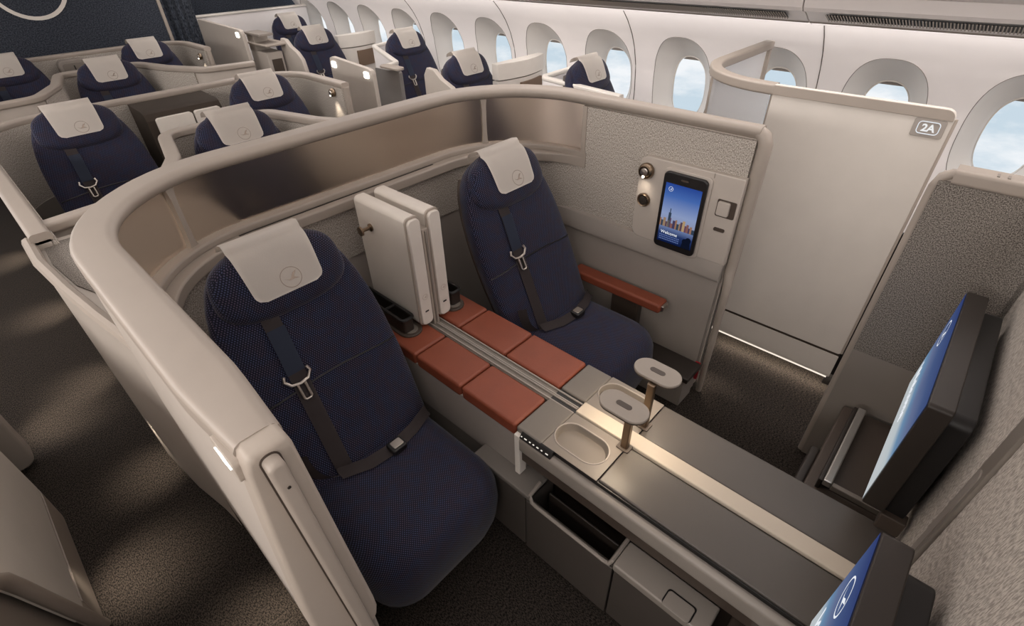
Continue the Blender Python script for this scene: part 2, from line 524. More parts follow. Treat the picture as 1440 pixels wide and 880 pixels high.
def make_seat():
    r = thing('airline_seat', '', 'seat')
    # back cushion
    rings = []
    nt = 40
    for i in range(nt + 1):
        t = i / nt; t = 1 - (1 - t) ** 1.5 if t > 0 else 0
        w = interp(HW, t); s = t * LEN
        ring = []
        for k in range(28):
            a = PI * k / 27
            y = w * math.copysign(abs(math.cos(a)) ** .8, math.cos(a))
            ring.append(SP(y, s, back_n(y, t)))
        topf = min(1, (1 - t) / .10) ** .5 if t > .9 else 1
        for k in range(1, 13):
            a = PI + PI * k / 13
            y = w * math.copysign(abs(math.cos(a)) ** .6, math.cos(a))
            ring.append(SP(y, s, -.085 * topf * abs(math.sin(a)) ** .5))
        rings.append(ring)
    back = obj('backrest', loft(rings), M['navy'], r, smooth=60)
    # sewn seam across the back cushion
    pts = []
    for i in range(21):
        y = -.285 + .57 * i / 20
        t = .455 + .012 * math.cos(y * 9)
        pts.append(SP(y, t * LEN, back_n(y, t) + .0005))
    obj('seam', tube(pts, .0035, 6), M['black'], back)
    # headrest pillow
    rings = []
    nt = 26
    for i in range(nt + 1):
        tau = -math.cos(PI * i / nt); t = (HT0 + HT1) / 2 + tau * (HT1 - HT0) / 2
        w = max(.004, head_w(t)); ring = []
        for k in range(28):
            a = PI * k / 27
            y = w * math.copysign(abs(math.cos(a)) ** .75, math.cos(a))
            ring.append(SP(y, t * LEN + (.012 if tau > .9 else 0), head_n(y, t)))
        for k in range(1, 9):
            y = -w + 2 * w * k / 9
            ring.append(SP(y, t * LEN, -.03 if tau > .3 else .012))
        rings.append(ring)
    head = obj('headrest', loft(rings), M['navy'], r, smooth=60)
    # white paper cover over the pillow, wrapping over its top
    grid = []
    tb = .798
    rows = [tb + (HT1 - .004 - tb) * i / 22 for i in range(23)]
    for t in rows:
        d = (t - tb) * LEN
        hw = .118 + .010 * (t - tb) / (HT1 - tb)
        if d < .03: hw -= .03 - math.sqrt(max(0, .03 ** 2 - (.03 - d) ** 2))
        grid.append([SP(-hw + 2 * hw * k / 16, t * LEN + .016 * max(0, (t - .95) / .05), head_n(-hw + 2 * hw * k / 16, min(t, .985)) + .007) for k in range(17)])
    for n, ds in ((.045, .028), (.012, .030), (-.020, .024), (-.036, .006)):
        grid.append([SP(-.128 + .256 * k / 16, HT1 * LEN + ds, n) for k in range(17)])
    cov = obj('headrest_cover', sheet(grid, .003), M['white'], r, smooth=70, label='off-white cloth headrest cover')
    te = .845
    obj('emblem', emblem_bm(lambda u, v: SP(.012 + u, te * LEN + v, head_n(.012 + u, te + v / LEN) + .0085), .036), M['mark'], cov)
    # seat cushion, front skirt down to the floor gap
    rings = []
    def plan(ins, dx=0):
        return rrect(-.16 + ins * .3, .485 - ins + dx, -.288 + ins, .288 - ins, max(.05, .15 - ins * .3), 8, (.04, 1, 1, .04))
    for z, ins, dx in ((.055, .055, -.045), (.075, .035, -.035), (.13, .018, -.02), (.22, .004, -.006), (.30, 0, 0), (.365, .004, 0), (.405, .018, 0), (.43, .04, 0), (.447, .075, 0), (.455, .12, 0), (.457, .16, 0)):
        rings.append([(x, y, z) for x, y in plan(ins, dx)])
    rings.append([(.16 + (x - .16) * .12, y * .12, .4575) for x, y, z in rings[-1]])
    cu = obj('seat_cushion', loft(rings), M['navy'], r, smooth=60)
    ul = cu.data.uv_layers[0].data
    for p in cu.data.polygons:
        for li in p.loop_indices:
            c = cu.data.vertices[cu.data.loops[li].vertex_index].co; ul[li].uv = (c.y, c.x - c.z)
    obj('seat_base', prism(rrect(-.20, .36, -.235, .235, .06), 'z', .0, .09), M['black'], r)
    # hard shell behind the back cushion
    rings = []
    for i in range(25):
        t = i / 24 * .93; w = interp(HW, t) - .015; s = t * LEN
        rings.append([SP(w, s, -.03), SP(w * .96, s, -.085), SP(w * .6, s, -.115), SP(-w * .6, s, -.115), SP(-w * .96, s, -.085), SP(-w, s, -.03)])
    obj('back_shell', loft(rings), M['dark2'], r)
    # shoulder belt
    def belt(y0, y1, t0, t1, hw, dn=.006, n=26, slack=0):
        g = []
        for i in range(n + 1):
            f = i / n; t = t0 + (t1 - t0) * f; y = y0 + (y1 - y0) * f
            g.append([SP(y + hw * q, t * LEN, back_n(y + hw * q, t) + dn + slack * math.sin(PI * f)) for q in (-1, -.5, 0, .5, 1)])
        return sheet(g, .003)
    sb = obj('shoulder_belt', belt(-.100, -.120, .755, .075, .030), M['belt'], r)
    obj('belt_sleeve', belt(-.100, -.108, .700, .525, .031, .0095, 10), M['beltblue'], sb, label='slate blue sleeve on the belt')
    tt = .50; yb = -.112
    def bp(u, v): return SP(yb + u, tt * LEN + v, back_n(yb + u, tt + v / LEN) + .013)
    bm = tube([bp(-.040, .030), bp(-.046, .012), bp(-.030, -.010), bp(0, -.016), bp(.030, -.010), bp(.046, .012), bp(.040, .030)], .0055, 8)
    tube([bp(-.013, -.018), bp(-.013, -.070), bp(-.008, -.076), bp(.008, -.076), bp(.013, -.070), bp(.013, -.018)], .0048, 8, bm=bm)
    obj('belt_tongue', bm, M['metal'], sb, label='metal belt tongue')
    # lap belt and buckle on the cushion
    pts = [Vector((.045, -.15, .470)), Vector((.085, -.05, .468)), Vector((.095, .05, .468)), Vector((.075, .16, .468)), Vector((.03, .262, .455))]
    g = []
    for i in range(25):
        f = i / 24 * 4; k = min(3, int(f)); q = f - k
        p = pts[k].lerp(pts[k + 1], q)
        g.append([p + Vector((-.016, 0, .022)), p + Vector((0, 0, .004)), p + Vector((.022, 0, -.002))])
    lb = obj('lap_belt', sheet(g, .003), M['belt'], r)
    bm = prism(rrect(.072, .128, .03, .095, .012), 'z', .466, .492, .006)
    bk = obj('buckle', bm, M['black'], lb)
    obj('buckle_plate', prism(rrect(.082, .118, .042, .086, .006), 'z', .490, .495, .002), M['metal'], bk)
    # belt coming up from the hip anchor
    g = []
    for i in range(13):
        f = i / 12; p = Vector((.045 - .05 * f, -.15 - .085 * math.sin(f * PI * .5), .470 - .02 * f + .16 * f * f))
        g.append([p + Vector((-.012, -.018, 0)), p, p + Vector((.012, .018, 0))])
    obj('anchor_belt', sheet(g, .003), M['belt'], r)
    return r

def dup(root, loc, yaw, label, group=None):
    def cp(o, par):
        c = o.copy(); COL.objects.link(c); c.parent = par
        for ch in o.children: cp(ch, c)
        return c
    r = root.copy(); COL.objects.link(r); r.location = loc; r.rotation_euler = (0, 0, yaw)
    for ch in root.children: cp(ch, r)
    r['label'] = label
    if group: r['group'] = group
    return r

seat = make_seat()
SEATS = [
    (-1.26, .515, 0, 'navy dotted seat at near left of the foreground suite, full cushion and skirt in view'),
    (-1.25, 1.625, 0, 'navy dotted seat beside the lit tablet and rust armrest in the foreground suite'),
    (-3.86, .515, 0, 'large navy seat behind the near left corner of the foreground shell, metal belt tongue showing'),
    (-3.75, 1.66, 0, 'navy seat right of the brown locker, beside the wall with the lit reading lamp'),
    (-2.92, 1.105, 0, 'navy seat whose creased white cover rises just over the frosted glass of the foreground shell'),
    (-5.44, 1.10, 0, 'single navy seat in the small hooded shell behind the near middle row'),
    (-6.32, 1.67, 0, 'navy seat before the bulkhead, right of the grey slotted locker'),
    (-6.42, .535, 0, 'navy seat cut by the left picture edge, before the bulkhead emblem'),
    (-7.0, 3.60, 0, 'rearmost navy window-side seat, against the white wall under the dark bulkhead'),
    (-5.62, 3.17, 0, 'navy seat with tall white side wing, just in front of the rearmost window-side seat'),
    (-4.56, 3.63, 0, 'slim navy window seat behind the grey monitor back with small shelf'),
    (-3.12, 3.15, 0, 'navy window-side seat with white curved wing left of the brown-niche unit'),
    (-2.16, 3.57, 0, 'small navy seat right of the brown-niche unit, directly against the window'),
]
for i, (x, y, a, lab) in enumerate(SEATS):
    if i == 0:
        seat.location = (x, y, 0); seat['label'] = lab; seat['group'] = 'cabin seats'
    else:
        dup(seat, (x, y, 0), math.radians(a), lab, 'cabin seats')

# ================================================================= cabin shell
XA, XF = -8.1, 1.6          # aft, forward ends of the cabin
def struct(name, bm, mat, **k):
    return obj(name, bm, mat, None, kind='structure', **k)
struct('floor', box(XA, XF, -1.95, 4.2, -.05, 0), M['carpet'])
struct('ceiling', box(XA, XF, -1.95, 4.2, 2.55, 2.62), M['wall'])
struct('wall_left', box(XA, XF, -1.97, -1.9, 0, 2.6), M['wall'])
struct('wall_front', box(XF, XF + .06, -1.95, 4.2, 0, 2.6), M['wall'])

# window wall: curved profile y(z), one cell per window
PITCH, X0W = .69, .12
PR = [(0, 4.00), (.3, 4.06), (.55, 4.09), (.9, 4.09), (1.1, 4.065), (1.25, 4.01), (1.36, 3.945), (1.46, 3.86), (1.56, 3.75), (1.66, 3.63)]
def yw(z): return interp([(a, b) for a, b in PR], z)
cells = list(range(-1, 12))
bm = B()
WZ, WA, WB = .985, .243, .375
PZ, PA, PB = .955, .140, .240
for k in cells:
    cx = X0W - PITCH * k
    hole = superell(cx, WZ, WA, WB, 2.5, 56)
    plate_hole((cx - PITCH / 2, cx + PITCH / 2, .55, 1.42), hole, lambda u, v: (u, yw(v), v), 5, bm)
xs = (X0W - PITCH * (cells[-1] + .5), X0W - PITCH * (cells[0] - .5))
for zs in ((0, .15, .3, .45, .55), (1.42, 1.46, 1.51, 1.56, 1.61, 1.66)):
    rows = [[bm.verts.new((x, yw(z), z)) for z in zs] for x in (xs[0], xs[1])]
    for i in range(len(zs) - 1):
        bm.faces.new((rows[0][i], rows[1][i], rows[1][i + 1], rows[0][i + 1]))
wr = struct('wall_right', bm, M['wall'], smooth=60)
bm = B()
for zz in (0,):
    for x in (X0W - PITCH * 1.57, X0W - PITCH * 3.60, X0W - PITCH * 5.58, X0W - PITCH * 7.6, X0W + PITCH * .45):
        tube([(x, yw(z) - .001, z) for z in [.2 + .05 * i for i in range(28)]], .0030, 5, bm=bm)
obj('panel_seam', bm, M['dark2'], wr)
for i, k in enumerate(cells):
    cx = X0W - PITCH * k
    hole = superell(cx, WZ, WA, WB, 2.5, 56); pane = superell(cx, PZ, PA, PB, 2.4, 56)
    rings = []
    for t, d in ((0, .001), (.02, .010), (.25, .045), (.5, .085), (.75, .12), (.93, .145), (1, .165)):
        e = t
        rings.append([(h[0] + (p[0] - h[0]) * e, yw(h[1] + (p[1] - h[1]) * e) + d, h[1] + (p[1] - h[1]) * e) for h, p in zip(hole, pane)])
    w = struct('window_%d' % (i + 1), loft(rings, cap=False), M['reveal'], smooth=70)
    yy = 4.235
    obj('pane', prism([(p[0], p[1]) for p in superell(cx, PZ, PA + .004, PB + .004, 2.4, 40)], 'y', yy, yy + .006), M['pane'], w)
    obj('pane_rim', tube([(p[0], yw(p[1]) + .160, p[1]) for p in superell(cx, PZ, PA + .004, PB + .004, 2.4, 40)], .008, 6, closed=True), M['trim_white'], w)
    obj('surround_line', tube([(p[0], yw(p[1]) + .001, p[1]) for p in hole], .0026, 5, closed=True), M['grey'], w)
    blind = [(p[0], p[1]) for p in superell(cx, PZ, PA - .004, PB - .004, 2.4, 40) if p[1] > PZ + PB - .035]
    obj('blind', prism(blind, 'y', yy - .03, yy - .024), M['grey'], w)

# overhead bins above the windows
def overhead(x0, x1, lab):
    o = thing('overhead_bin', lab, 'overhead locker', ((x0 + x1) / 2, 3.5, 1.6), 'overhead bins above the windows')
    pr = [(3.78, 1.535), (3.745, 1.528), (3.69, 1.545), (3.62, 1.575), (3.60, 1.588), (3.55, 1.612), (3.50, 1.62), (3.48, 1.64),
          (3.46, 1.70), (3.30, 1.74), (3.12, 1.80), (3.0, 1.95), (2.95, 2.15), (3.0, 2.5), (4.15, 2.5), (4.15, 1.75), (3.80, 1.60)]
    obj('body', prism(pr, 'x', x0 + .004, x1 - .004), M['wall'], o, smooth=25)
    # grille set in the underside
    g0, g1 = x0 + .12, x1 - .10
    a, b = Vector((0, 3.612, 1.574)), Vector((0, 3.515, 1.612))
    nn = Vector((0, -.36, -.93))
    bm = B()
    q = [a + nn * .002, b + nn * .002]
    vs = [bm.verts.new((x, p.y, p.z)) for x, p in ((g0, q[0]), (g1, q[0]), (g1, q[1]), (g0, q[1]))]
    bm.faces.new(vs); bmesh.ops.solidify(bm, geom=list(bm.faces), thickness=.003)
    gr = obj('vent_recess', bm, M['black'], o)
    bm = B(); x = g0
    while x < g1:
        p, q2 = a + nn * .007, b + nn * .007
        tube([(x, p.y, p.z), (x, q2.y, q2.z)], .0032, 4, bm=bm); x += .0145
    obj('vent_slats', bm, M['beige_d'], gr, kind='stuff')
    obj('lower_band', tube([(x0 + .004, 3.675, 1.548), (x1 - .004, 3.675, 1.548)], .004, 6), M['grey'], o)
overhead(-1.02, 1.15, 'overhead bin with long vent grille, forward of the bin seam above the tall door panel')
overhead(-3.55, -1.02, 'overhead bin whose grille ends just aft of the bin seam')
overhead(-6.1, -3.55, 'overhead bin mostly above the picture edge, over the middle windows')
overhead(-8.1, -6.1, 'overhead bin farthest aft, over the last windows by the bulkhead')

# aft bulkhead with emblem, curtain and second bulkhead
wb = struct('wall_back', box(-7.52, -7.44, -.35, 2.17, 0, 2.55), M['bulk'])
cy_, cz_, rr_ = 1.08, 1.735, .33
obj('emblem', (lambda bm: (bmesh.ops.solidify(bm, geom=list(bm.faces), thickness=.012), bm)[1])(
    emblem_bm(lambda u, v: (-7.428, cy_ + u, cz_ + v), rr_, .10)), M['trim_white'], wb, label='white ring with a flying bird')
obj('edge_trim', box(-7.53, -7.42, 2.165, 2.20, 0, 2.55, .006), M['beige'], wb)
t = thing('curtain', 'dark pleated curtain hanging across the aisle beside the emblem bulkhead', 'curtain', (-7.55, 2.36, 0))
g = []
for i in range(61):
    y = 2.205 + .36 * i / 60
    x = -7.56 + .030 * math.sin(i / 60 * 2 * PI * 4.5) + .012 * math.sin(i * .9)
    g.append([(x, y, .04 + 2.46 * k / 12) for k in range(13)])
obj('pleats', sheet(g, .004), M['curtain'], t, smooth=80)
obj('curtain_rail', tube([(-7.56, 2.19, 2.51), (-7.56, 2.58, 2.51)], .012, 8), M['metal'], t)
w2 = struct('wall_aft', box(-8.05, -7.97, 2.55, 4.15, 0, 2.55), M['bulk'])

# ================================================================= foreground suite shell
RZ = 1.39
pp = resample(path([(-.60, .10), (-2.02, .10, .50), (-2.02, 2.105, .50), (-.635, 2.105)], n=14), .05)
# normal is left of travel; travel goes aft, then to +y: outward is right of travel -> flip
pp = [(x, y, -nx, -ny) for x, y, nx, ny in pp]
# check the flip: on the left wall outward must be -y
if pp[0][3] > 0: pp = [(x, y, -nx, -ny) for x, y, nx, ny in pp]
S = cumlen(pp); TOT = S[-1]
shell = thing('suite_shell', 'large rounded beige shell wrapping the two foreground seats, frosted glass band in its back', 'suite shell', (-1.3, 1.1, 0))
def side(p): return 0
outer = obj('outer_panel', sweep(sub(pp, .06, TOT), [(.010, .02), (.020, .02), (.036, .30), (.040, .70), (.040, 1.075), (.034, 1.095), (.010, 1.095)]), M['panel'], shell, smooth=40)
# narrower rail on the right, wide on the left
def railprof(w0, w1):
    return [(-.006, 1.335), (w1, 1.335), (w1 + .001, 1.376), (w1 - .004, 1.385), (w1 - .014, RZ), (-w0 + .024, RZ), (-w0 + .010, 1.387), (-w0 + .001, 1.377), (-w0, 1.366), (-w0 + .006, 1.354), (-w0 + .020, 1.342)]
rings = []
for (x, y, nx, ny), s in zip(pp, S):
    f = min(1, max(0, (s - 3.0) / 1.2))
    w0, w1 = .052 - .022 * f, .052 - .022 * f
    if s < .02: continue
    g_ = min(1, s / .24); w0 = min(w0, .034 + .018 * g_); w1 = min(w1, .035 + .017 * g_)
    drop = 0
    rings.append([(x + nx * n, y + ny * n, z) for n, z in railprof(w0, w1)])
obj('top_rail', loft(rings), M['beige'], shell, smooth=50)
# solid left flank between rail and outer panel, front to the corner
sL = 1.02
flank = sub(pp, .03, sL)
rings = []
for (x, y, nx, ny), l in zip(flank, cumlen(flank)):
    g_ = min(1, l / .24); to = .033 + .016 * g_; ti = .030 + .010 * g_; bu = .066 - .014 * min(1, l / .7)
    rings.append([(x + nx * n, y + ny * n, z) for n, z in ((-.050 + .010 * g_, .02), (-.052 + .012 * g_, .75), (-ti, 1.34), (to - .004, 1.345), (to, 1.31), (.6 * to + .4 * bu, 1.12), (bu, .88), (bu, .60), (.047, .28), (.034, .02))])
obj('left_flank', loft(rings), M['panel'], shell, smooth=50)
# right flank: fabric above, hard lining below
sR = TOT - .815
rf = sub(pp, sR, TOT)
obj('right_flank', sweep(rf, [(-.012, .02), (-.012, 1.34), (.026, 1.34), (.026, .02)]), M['panel'], shell)
fabR = obj('fabric_panel', sweep(sub(pp, sR + .008, TOT - .004), [(-.030, .79), (-.030, 1.337), (-.010, 1.337), (-.010, .79)]), M['fab'], shell, label='grey woven fabric panel around the tablet')
# glass band
g0, g1 = sL - .02, sR + .02
gl = sub(pp, g0, g1)
obj('frosted_glass', sweep(gl, [(.0, 1.10), (.0, 1.345), (.006, 1.345), (.006, 1.10)]), M['glass'], shell)
# lower rail with seam groove
gl2 = sub(pp, g0, g1)
def taper_sweep(q, prof, n_end, ln):
    L = cumlen(q); rings = []
    for (x, y, nx, ny), l in zip(q, L):
        k = max(0, 1 - (L[-1] - l) / ln); k = k * k * (3 - 2 * k)
        rings.append([(x + nx * (n * (1 - k) + max(n, n_end) * k), y + ny * (n * (1 - k) + max(n, n_end) * k), z) for n, z in prof])
    return loft(rings)
obj('lower_rail', taper_sweep(gl2, rrect(-.092, .02, 1.040, 1.090, .010, 3), -.034, .35), M['beige'], shell, smooth=50)
obj('upper_rail_step', taper_sweep(gl2, rrect(-.046, .022, 1.085, 1.118, .010, 3), -.033, .35), M['beige'], shell, smooth=50)
mid = sub(pp, 1.65, TOT - 1.75)
obj('rail_groove', sweep(mid, [(-.058, 1.086), (-.058, 1.0915), (-.050, 1.0915), (-.050, 1.086)]), M['black'], shell)
# mullions of the glass band
def near_s(x, y): return min(range(len(pp)), key=lambda i: (pp[i][0] - x) ** 2 + (pp[i][1] - y) ** 2)
for (x, y) in ((-1.96, .36), (-1.88, 1.86), (-1.44, 2.1), (pp[near_s(-1.60, .1)][0], .1)):
    i = near_s(x, y); px, py, nx, ny = pp[i]; tx, ty = -ny, nx
    if x == -1.44: px, py, nx, ny = sub(pp, sR, TOT)[0]
    bm = loft([[(px + nx * n - tx * a * w, py + ny * n - ty * a * w, z) for a, n in ((-1, -.022), (1, -.022), (1, .012), (-1, .012))] for z, w in ((1.10, .024), (1.13, .013), (1.18, .0105), (1.30, .0105), (1.338, .016))]) if x < -1.7 else loft([[(px + nx * n - tx * a * .012, py + ny * n - ty * a * .012, z) for a, n in ((-1, -.034), (1, -.034), (1, .02), (-1, .02))] for z in (1.04, 1.338)])
    obj('mullion', bm, M['beige'], shell, smooth=60)
# fabric back lining under the lower rail and grey lining below it
bk = sub(pp, .55, sR + .012)
obj('back_lining', taper_sweep(bk, [(-.055, .80), (-.055, 1.05), (-.02, 1.05), (-.02, .80)], -.0305, .30), M['fab'], shell)
obj('lower_lining', sweep(sub(pp, .25, TOT - .002), [(-.062, .0), (-.052, .50), (-.046, .800), (-.02, .805), (-.012, .4), (-.012, .0)]), M['greyl'], shell)
# raised swage along the right lining
sw = sub(pp, TOT - 1.15, TOT)
bm = B(); rings = []
for (x, y, nx, ny) in sw:
    rings.append([(x + nx * n, y + ny * n, z) for n, z in ((-.045, .700), (-.060, .700), (-.068, .706), (-.070, .718), (-.064, .76), (-.056, .800), (-.040, .802))])
obj('lining_swage', loft(rings), M['greyl'], shell, smooth=70)
# front end cap of the left flank with door bar
cap = prism([(.036, .715), (.030, .73), (.030, .90), (.046, 1.18), (.060, 1.36), (.066, 1.380), (.076, 1.388), (.124, 1.388), (.133, 1.382), (.137, 1.36), (.150, 1.06), (.163, .78), (.163, .745), (.156, .715), (.145, .702), (.046, .702)], 'x', -.672, -.612, .012)
cap = obj('end_cap', cap, M['beige_d'], shell, smooth=50)
obj('foot_post', box(-.66, -.622, .055, .15, .0, .71, .008), M['greyl'], shell)
def bar(o, top, x0, x1, bev):
    bm = prism(rrect(.081 - o, .109 + o, .45, top, .012 + o, 5), 'x', x0, x1, bev)
    for v in bm.verts: v.co.y += max(0, 1.372 - v.co.z) * .038
    return bm
dh = obj('door_bar', bar(0, 1.372, -.62, -.584, .007), M['beige'], cap, smooth=50)
obj('door_slot', bar(.003, 1.3755, -.614, -.6105, 0), M['dark2'], cap)
obj('lens', lathe([(.003, 0), (.003, .002), (.0005, .0022)], (-.5845, .098, 1.315), 'x', 10), M['dark'], dh)
# lit seat sign on the outer face of the left flank
sg = obj('sign_plate', prism(rrect(-.730, -.640, 1.318, 1.368, .012), 'y', .050, .070, .002), M['beige_d'], shell)
obj('lit_symbol', prism([(-.718, 1.3465), (-.702, 1.348), (-.696, 1.354), (-.680, 1.353), (-.674, 1.3475), (-.656, 1.3455), (-.656, 1.3435), (-.675, 1.3415), (-.681, 1.336), (-.692, 1.336), (-.698, 1.3425), (-.718, 1.3445)], 'y', .0475, .051), M['lit'], sg, label='glowing white seat sign')
# front edge trim of the right flank, with the jog at hand height
bm = tube([(-.680, 2.105, 1.366), (-.645, 2.103, 1.365), (-.622, 2.099, 1.352), (-.610, 2.095, 1.325)] + [(-.610, 2.095, z) for z in (1.2, 1.0, .80)] + [(-.612, 2.093, .74), (-.600, 2.075, .69), (-.597, 2.070, .62), (-.595, 2.07, .3), (-.595, 2.07, .012)], [.022, .026, .028, .028, .026, .024, .022, .022, .020, .016, .015, .014], 12)
obj('front_edge_trim', bm, M['beige'], shell, smooth=60)
bm = tube([(-.612, 2.148, z) for z in (1.30, 1.1, .7, .4, .16)], [.016, .015, .013, .012, .011], 10)
obj('door_edge', bm, M['beige'], shell, smooth=60)
# red tag behind the trim
obj('pull_tag', prism(rrect(-.640, -.612, .10, .215, .006), 'y', 2.040, 2.046), plastic('red_tag', (.45, .02, .03), .6), shell, label='red pull tag')
# control panel
cpn = obj('control_panel', prism(rrect(-1.108, -.630, .790, 1.190, .040, 6, (1, 0, 0, 1)), 'y', 2.046, 2.085, .005), M['panel'], shell)
def ring_lamp(x, y, z, parent, r=.036, lit=True, sc=1.0):
    bm = lathe([(r * .70, -.004), (r, -.004), (r * 1.04, -.012), (r * .92, -.026), (r * .72, -.030), (r * .66, -.018)], (x, y, z), 'y', 28)
    o = obj('reading_lamp', bm, M['bronze'], parent, smooth=50)
    obj('lamp_head', lathe([(r * .62, -.004), (r * .60, -.026), (r * .48, -.036), (.001, -.038)], (x, y, z), 'y', 24), M['metal'], o, smooth=50)
    if lit:
        obj('bulb', lathe([(r * .16, 0), (r * .16, -.006), (.0005, -.008)], (x, y - .032, z - r * .55), 'y', 12), M['bulb'], o)
    return o
ring_lamp(-1.067, 2.046, 1.126, cpn)
so = obj('socket_ring', lathe([(.020, -.002), (.032, -.002), (.033, -.010), (.028, -.016), (.022, -.012)], (-1.063, 2.046, .985), 'y', 26), M['bronze'], cpn, smooth=50)
obj('socket_plug', lathe([(.021, -.001), (.020, -.014), (.001, -.015)], (-1.063, 2.046, .985), 'y', 20), M['dark'], so)
obj('tablet_dock', prism(rrect(-.983, -.757, .778, 1.166, .022), 'y', 2.038, 2.048, .003), M['panel'], cpn)
lt = obj('latch_recess', prism(rrect(-.722, -.640, 1.012, 1.088, .006), 'y', 2.0435, 2.048), M['dark2'], cpn)
obj('latch', prism(rrect(-.716, -.664, 1.020, 1.082, .008), 'y', 2.032, 2.048, .003), M['panel'], lt)
obj('usb_port', prism(rrect(-.712, -.664, .944, .960, .006), 'y', 2.042, 2.048), M['dark2'], cpn)
obj('panel_seam', box(-.760, -.757, 2.0445, 2.047, 1.168, 1.188), M['grey'], cpn)
# rust armrest on its bracket
ar = obj('armrest', prism(rrect(1.945, 2.030, .468, .520, .014), 'x', -1.385, -.845, .012), M['leather'], shell, label='rust leather armrest')
obj('armrest_bracket', box(-1.15, -.985, 2.000, 2.050, .24, .475, .008), M['dark2'], ar)
obj('armrest_hinge', box(-.85, -.832, 1.965, 2.02, .476, .508, .005), M['metal'], ar)
# low ledge along the right wall near the floor
lg = obj('floor_ledge', box(-1.30, -.625, 1.900, 2.035, .0, .19, .006), M['greyl'], shell)
obj('ledge_top', box(-1.30, -.602, 1.880, 2.035, .188, .218, .006), M['dark'], lg)

# filler between the foreground shell and the row behind, with fabric top
t = thing('shell_infill', 'low infill with fabric triangle on top, by the left corner of the foreground shell', 'infill panel', (-2.3, .2, 0))
ip = path([(-1.30, .045), (-2.05, .02, .2), (-2.55, .0)], n=6)
poly = [(-1.66, .056), (-1.80, .042), (-2.0, .008), (-2.30, -.02), (-2.54, -.01), (-2.54, .62), (-2.06, .62), (-2.06, .42), (-2.0, .25), (-1.90, .13), (-1.75, .06)]
obj('body', prism(poly, 'z', .02, 1.075), M['panel'], t)
obj('fabric_top', prism([(-1.93, .075), (-2.06, .035), (-2.30, .012), (-2.49, .02), (-2.49, .62), (-2.08, .62), (-2.08, .42), (-2.03, .25)], 'z', 1.07, 1.082), M['fabd'], t)
obj('rim', tube([(-1.50, .078, 1.062), (-1.66, .058, 1.070), (-1.80, .035, 1.082), (-2.02, .008, 1.09), (-2.30, -.016, 1.095), (-2.52, -.012, 1.10)], .020, 8), M['beige'], t)

# ================================================================= centre console and desk
YN, YF = .855, 1.285
t = thing('center_console', 'low console between the two foreground seats, topped with six rust leather pads', 'console', (-1.3, 1.07, 0))
obj('body', box(-1.93, -.785, .872, 1.268, .02, .578, .004), M['grey'], t)
obj('side_panel', box(-1.75, -.785, .858, .874, .345, .572, .004), M['greyl'], t)
for (y0, y1) in ((YN, 1.028), (1.104, YF)):
    for (x0, x1) in ((-1.90, -1.373), (-1.367, -1.099), (-1.093, -.812)):
        obj('leather_pad', box(x0, x1, y0, y1, .560, .622, .013), M['leather'], t, smooth=50)
ch = obj('channel', box(-1.90, -.695, 1.032, 1.100, .55, .610), M['tray'], t)
for y in (1.040, 1.064, 1.072, 1.095):
    obj('channel_rib', box(-1.90, -.695, y - .003, y + .003, .608, .618, .002), M['greyl'], ch)
for s, lab in ((1, 0), (-1, 1)):
    yc = 1.07 - s * .125
    rec = obj('recess_tray', prism(stadium(-1.655, yc, .195, .052, 8), 'z', .618, .632, .004), M['dark2'], t, smooth=50)
    obj('finger_recess', prism(stadium(-1.515, yc, .040, .030, 8), 'z', .631, .634), M['tray'], rec)

for (s, lab) in ((1, 'black open bracket standing by the near white locker, coat hook side'), (-1, 'black open bracket behind the far white locker, toward the tablet side')):
    yc = 1.07 - s * .105
    t = thing('headset_bracket', lab, 'bracket', (-1.70, yc, .632))
    ya, yb_ = yc - s * .004, yc - s * .060
    y0, y1 = min(ya, yb_), max(ya, yb_)
    fr = [(p[0], p[1], .700) for p in rrect(-1.84, -1.495, y0, y1, .016, 4)]
    obj('frame', tube(fr, .008, 8, closed=True), M['black'], t)
    obj('crossbar', tube([(-1.625, y0, .700), (-1.625, y1, .700)], .007, 8), M['black'], t)
    rings = [[(p[0], p[1], z) for p in rrect(-1.84 + g, -1.495 - g, y0 + g, y1 - g, .014, 4)] for z, g in ((.633, .0), (.700, .0), (.700, .004), (.640, .004))]
    obj('tray', loft(rings), M['dark'], t)

def locker(y0, y1, lab, hook):
    t = thing('slim_locker', lab, 'locker', (-1.645, (y0 + y1) / 2, .636), 'slim white lockers on the console')
    bd = obj('body', prism(rrect(y0, y1, .636, 1.145, .020, 5), 'x', -1.83, -1.492, .004), M['locker'], t, smooth=50)
    obj('front_rim', prism(rrect(y0 - .001, y1 + .001, .635, 1.146, .021, 5), 'x', -1.492, -1.484), M['beige_d'], t)
    fp = obj('front_plate', prism(rrect(y0 + .004, y1 - .004, .640, 1.138, .020, 5), 'x', -1.486, -1.470, .004), M['locker'], t, smooth=50)
    ym = (y0 + y1) / 2
    obj('lock_slot', box(-1.471, -1.4685, ym - .009, ym + .009, .705, .712), M['black'], fp)
    obj('door_mark', emblem_bm(lambda u, v: (-1.4685, ym + u, .782 + v), .014, .1), M['mark'], fp)
    if hook:
        x, z = -1.735, 1.033
        bm = lathe([(.017, 0), (.017, -.006), (.008, -.010), (.008, -.040), (.020, -.046), (.020, -.054), (.002, -.056)], (x, y0, z), 'y', 18)
        obj('coat_hook', bm, M['bronze'], t, smooth=40, label='bronze round coat hook')
locker(.985, 1.050, 'slim white upright locker with a bronze coat hook, nearer seat side', True)
locker(1.086, 1.151, 'slim white upright locker without a hook, on the tablet side', False)
t = thing('locker_mount', 'beige slotted post between the two slim white lockers', 'mount', (-1.6, 1.068, .6))
obj('post', box(-1.80, -1.478, 1.053, 1.083, .600, 1.08, .004), M['beige_d'], t)
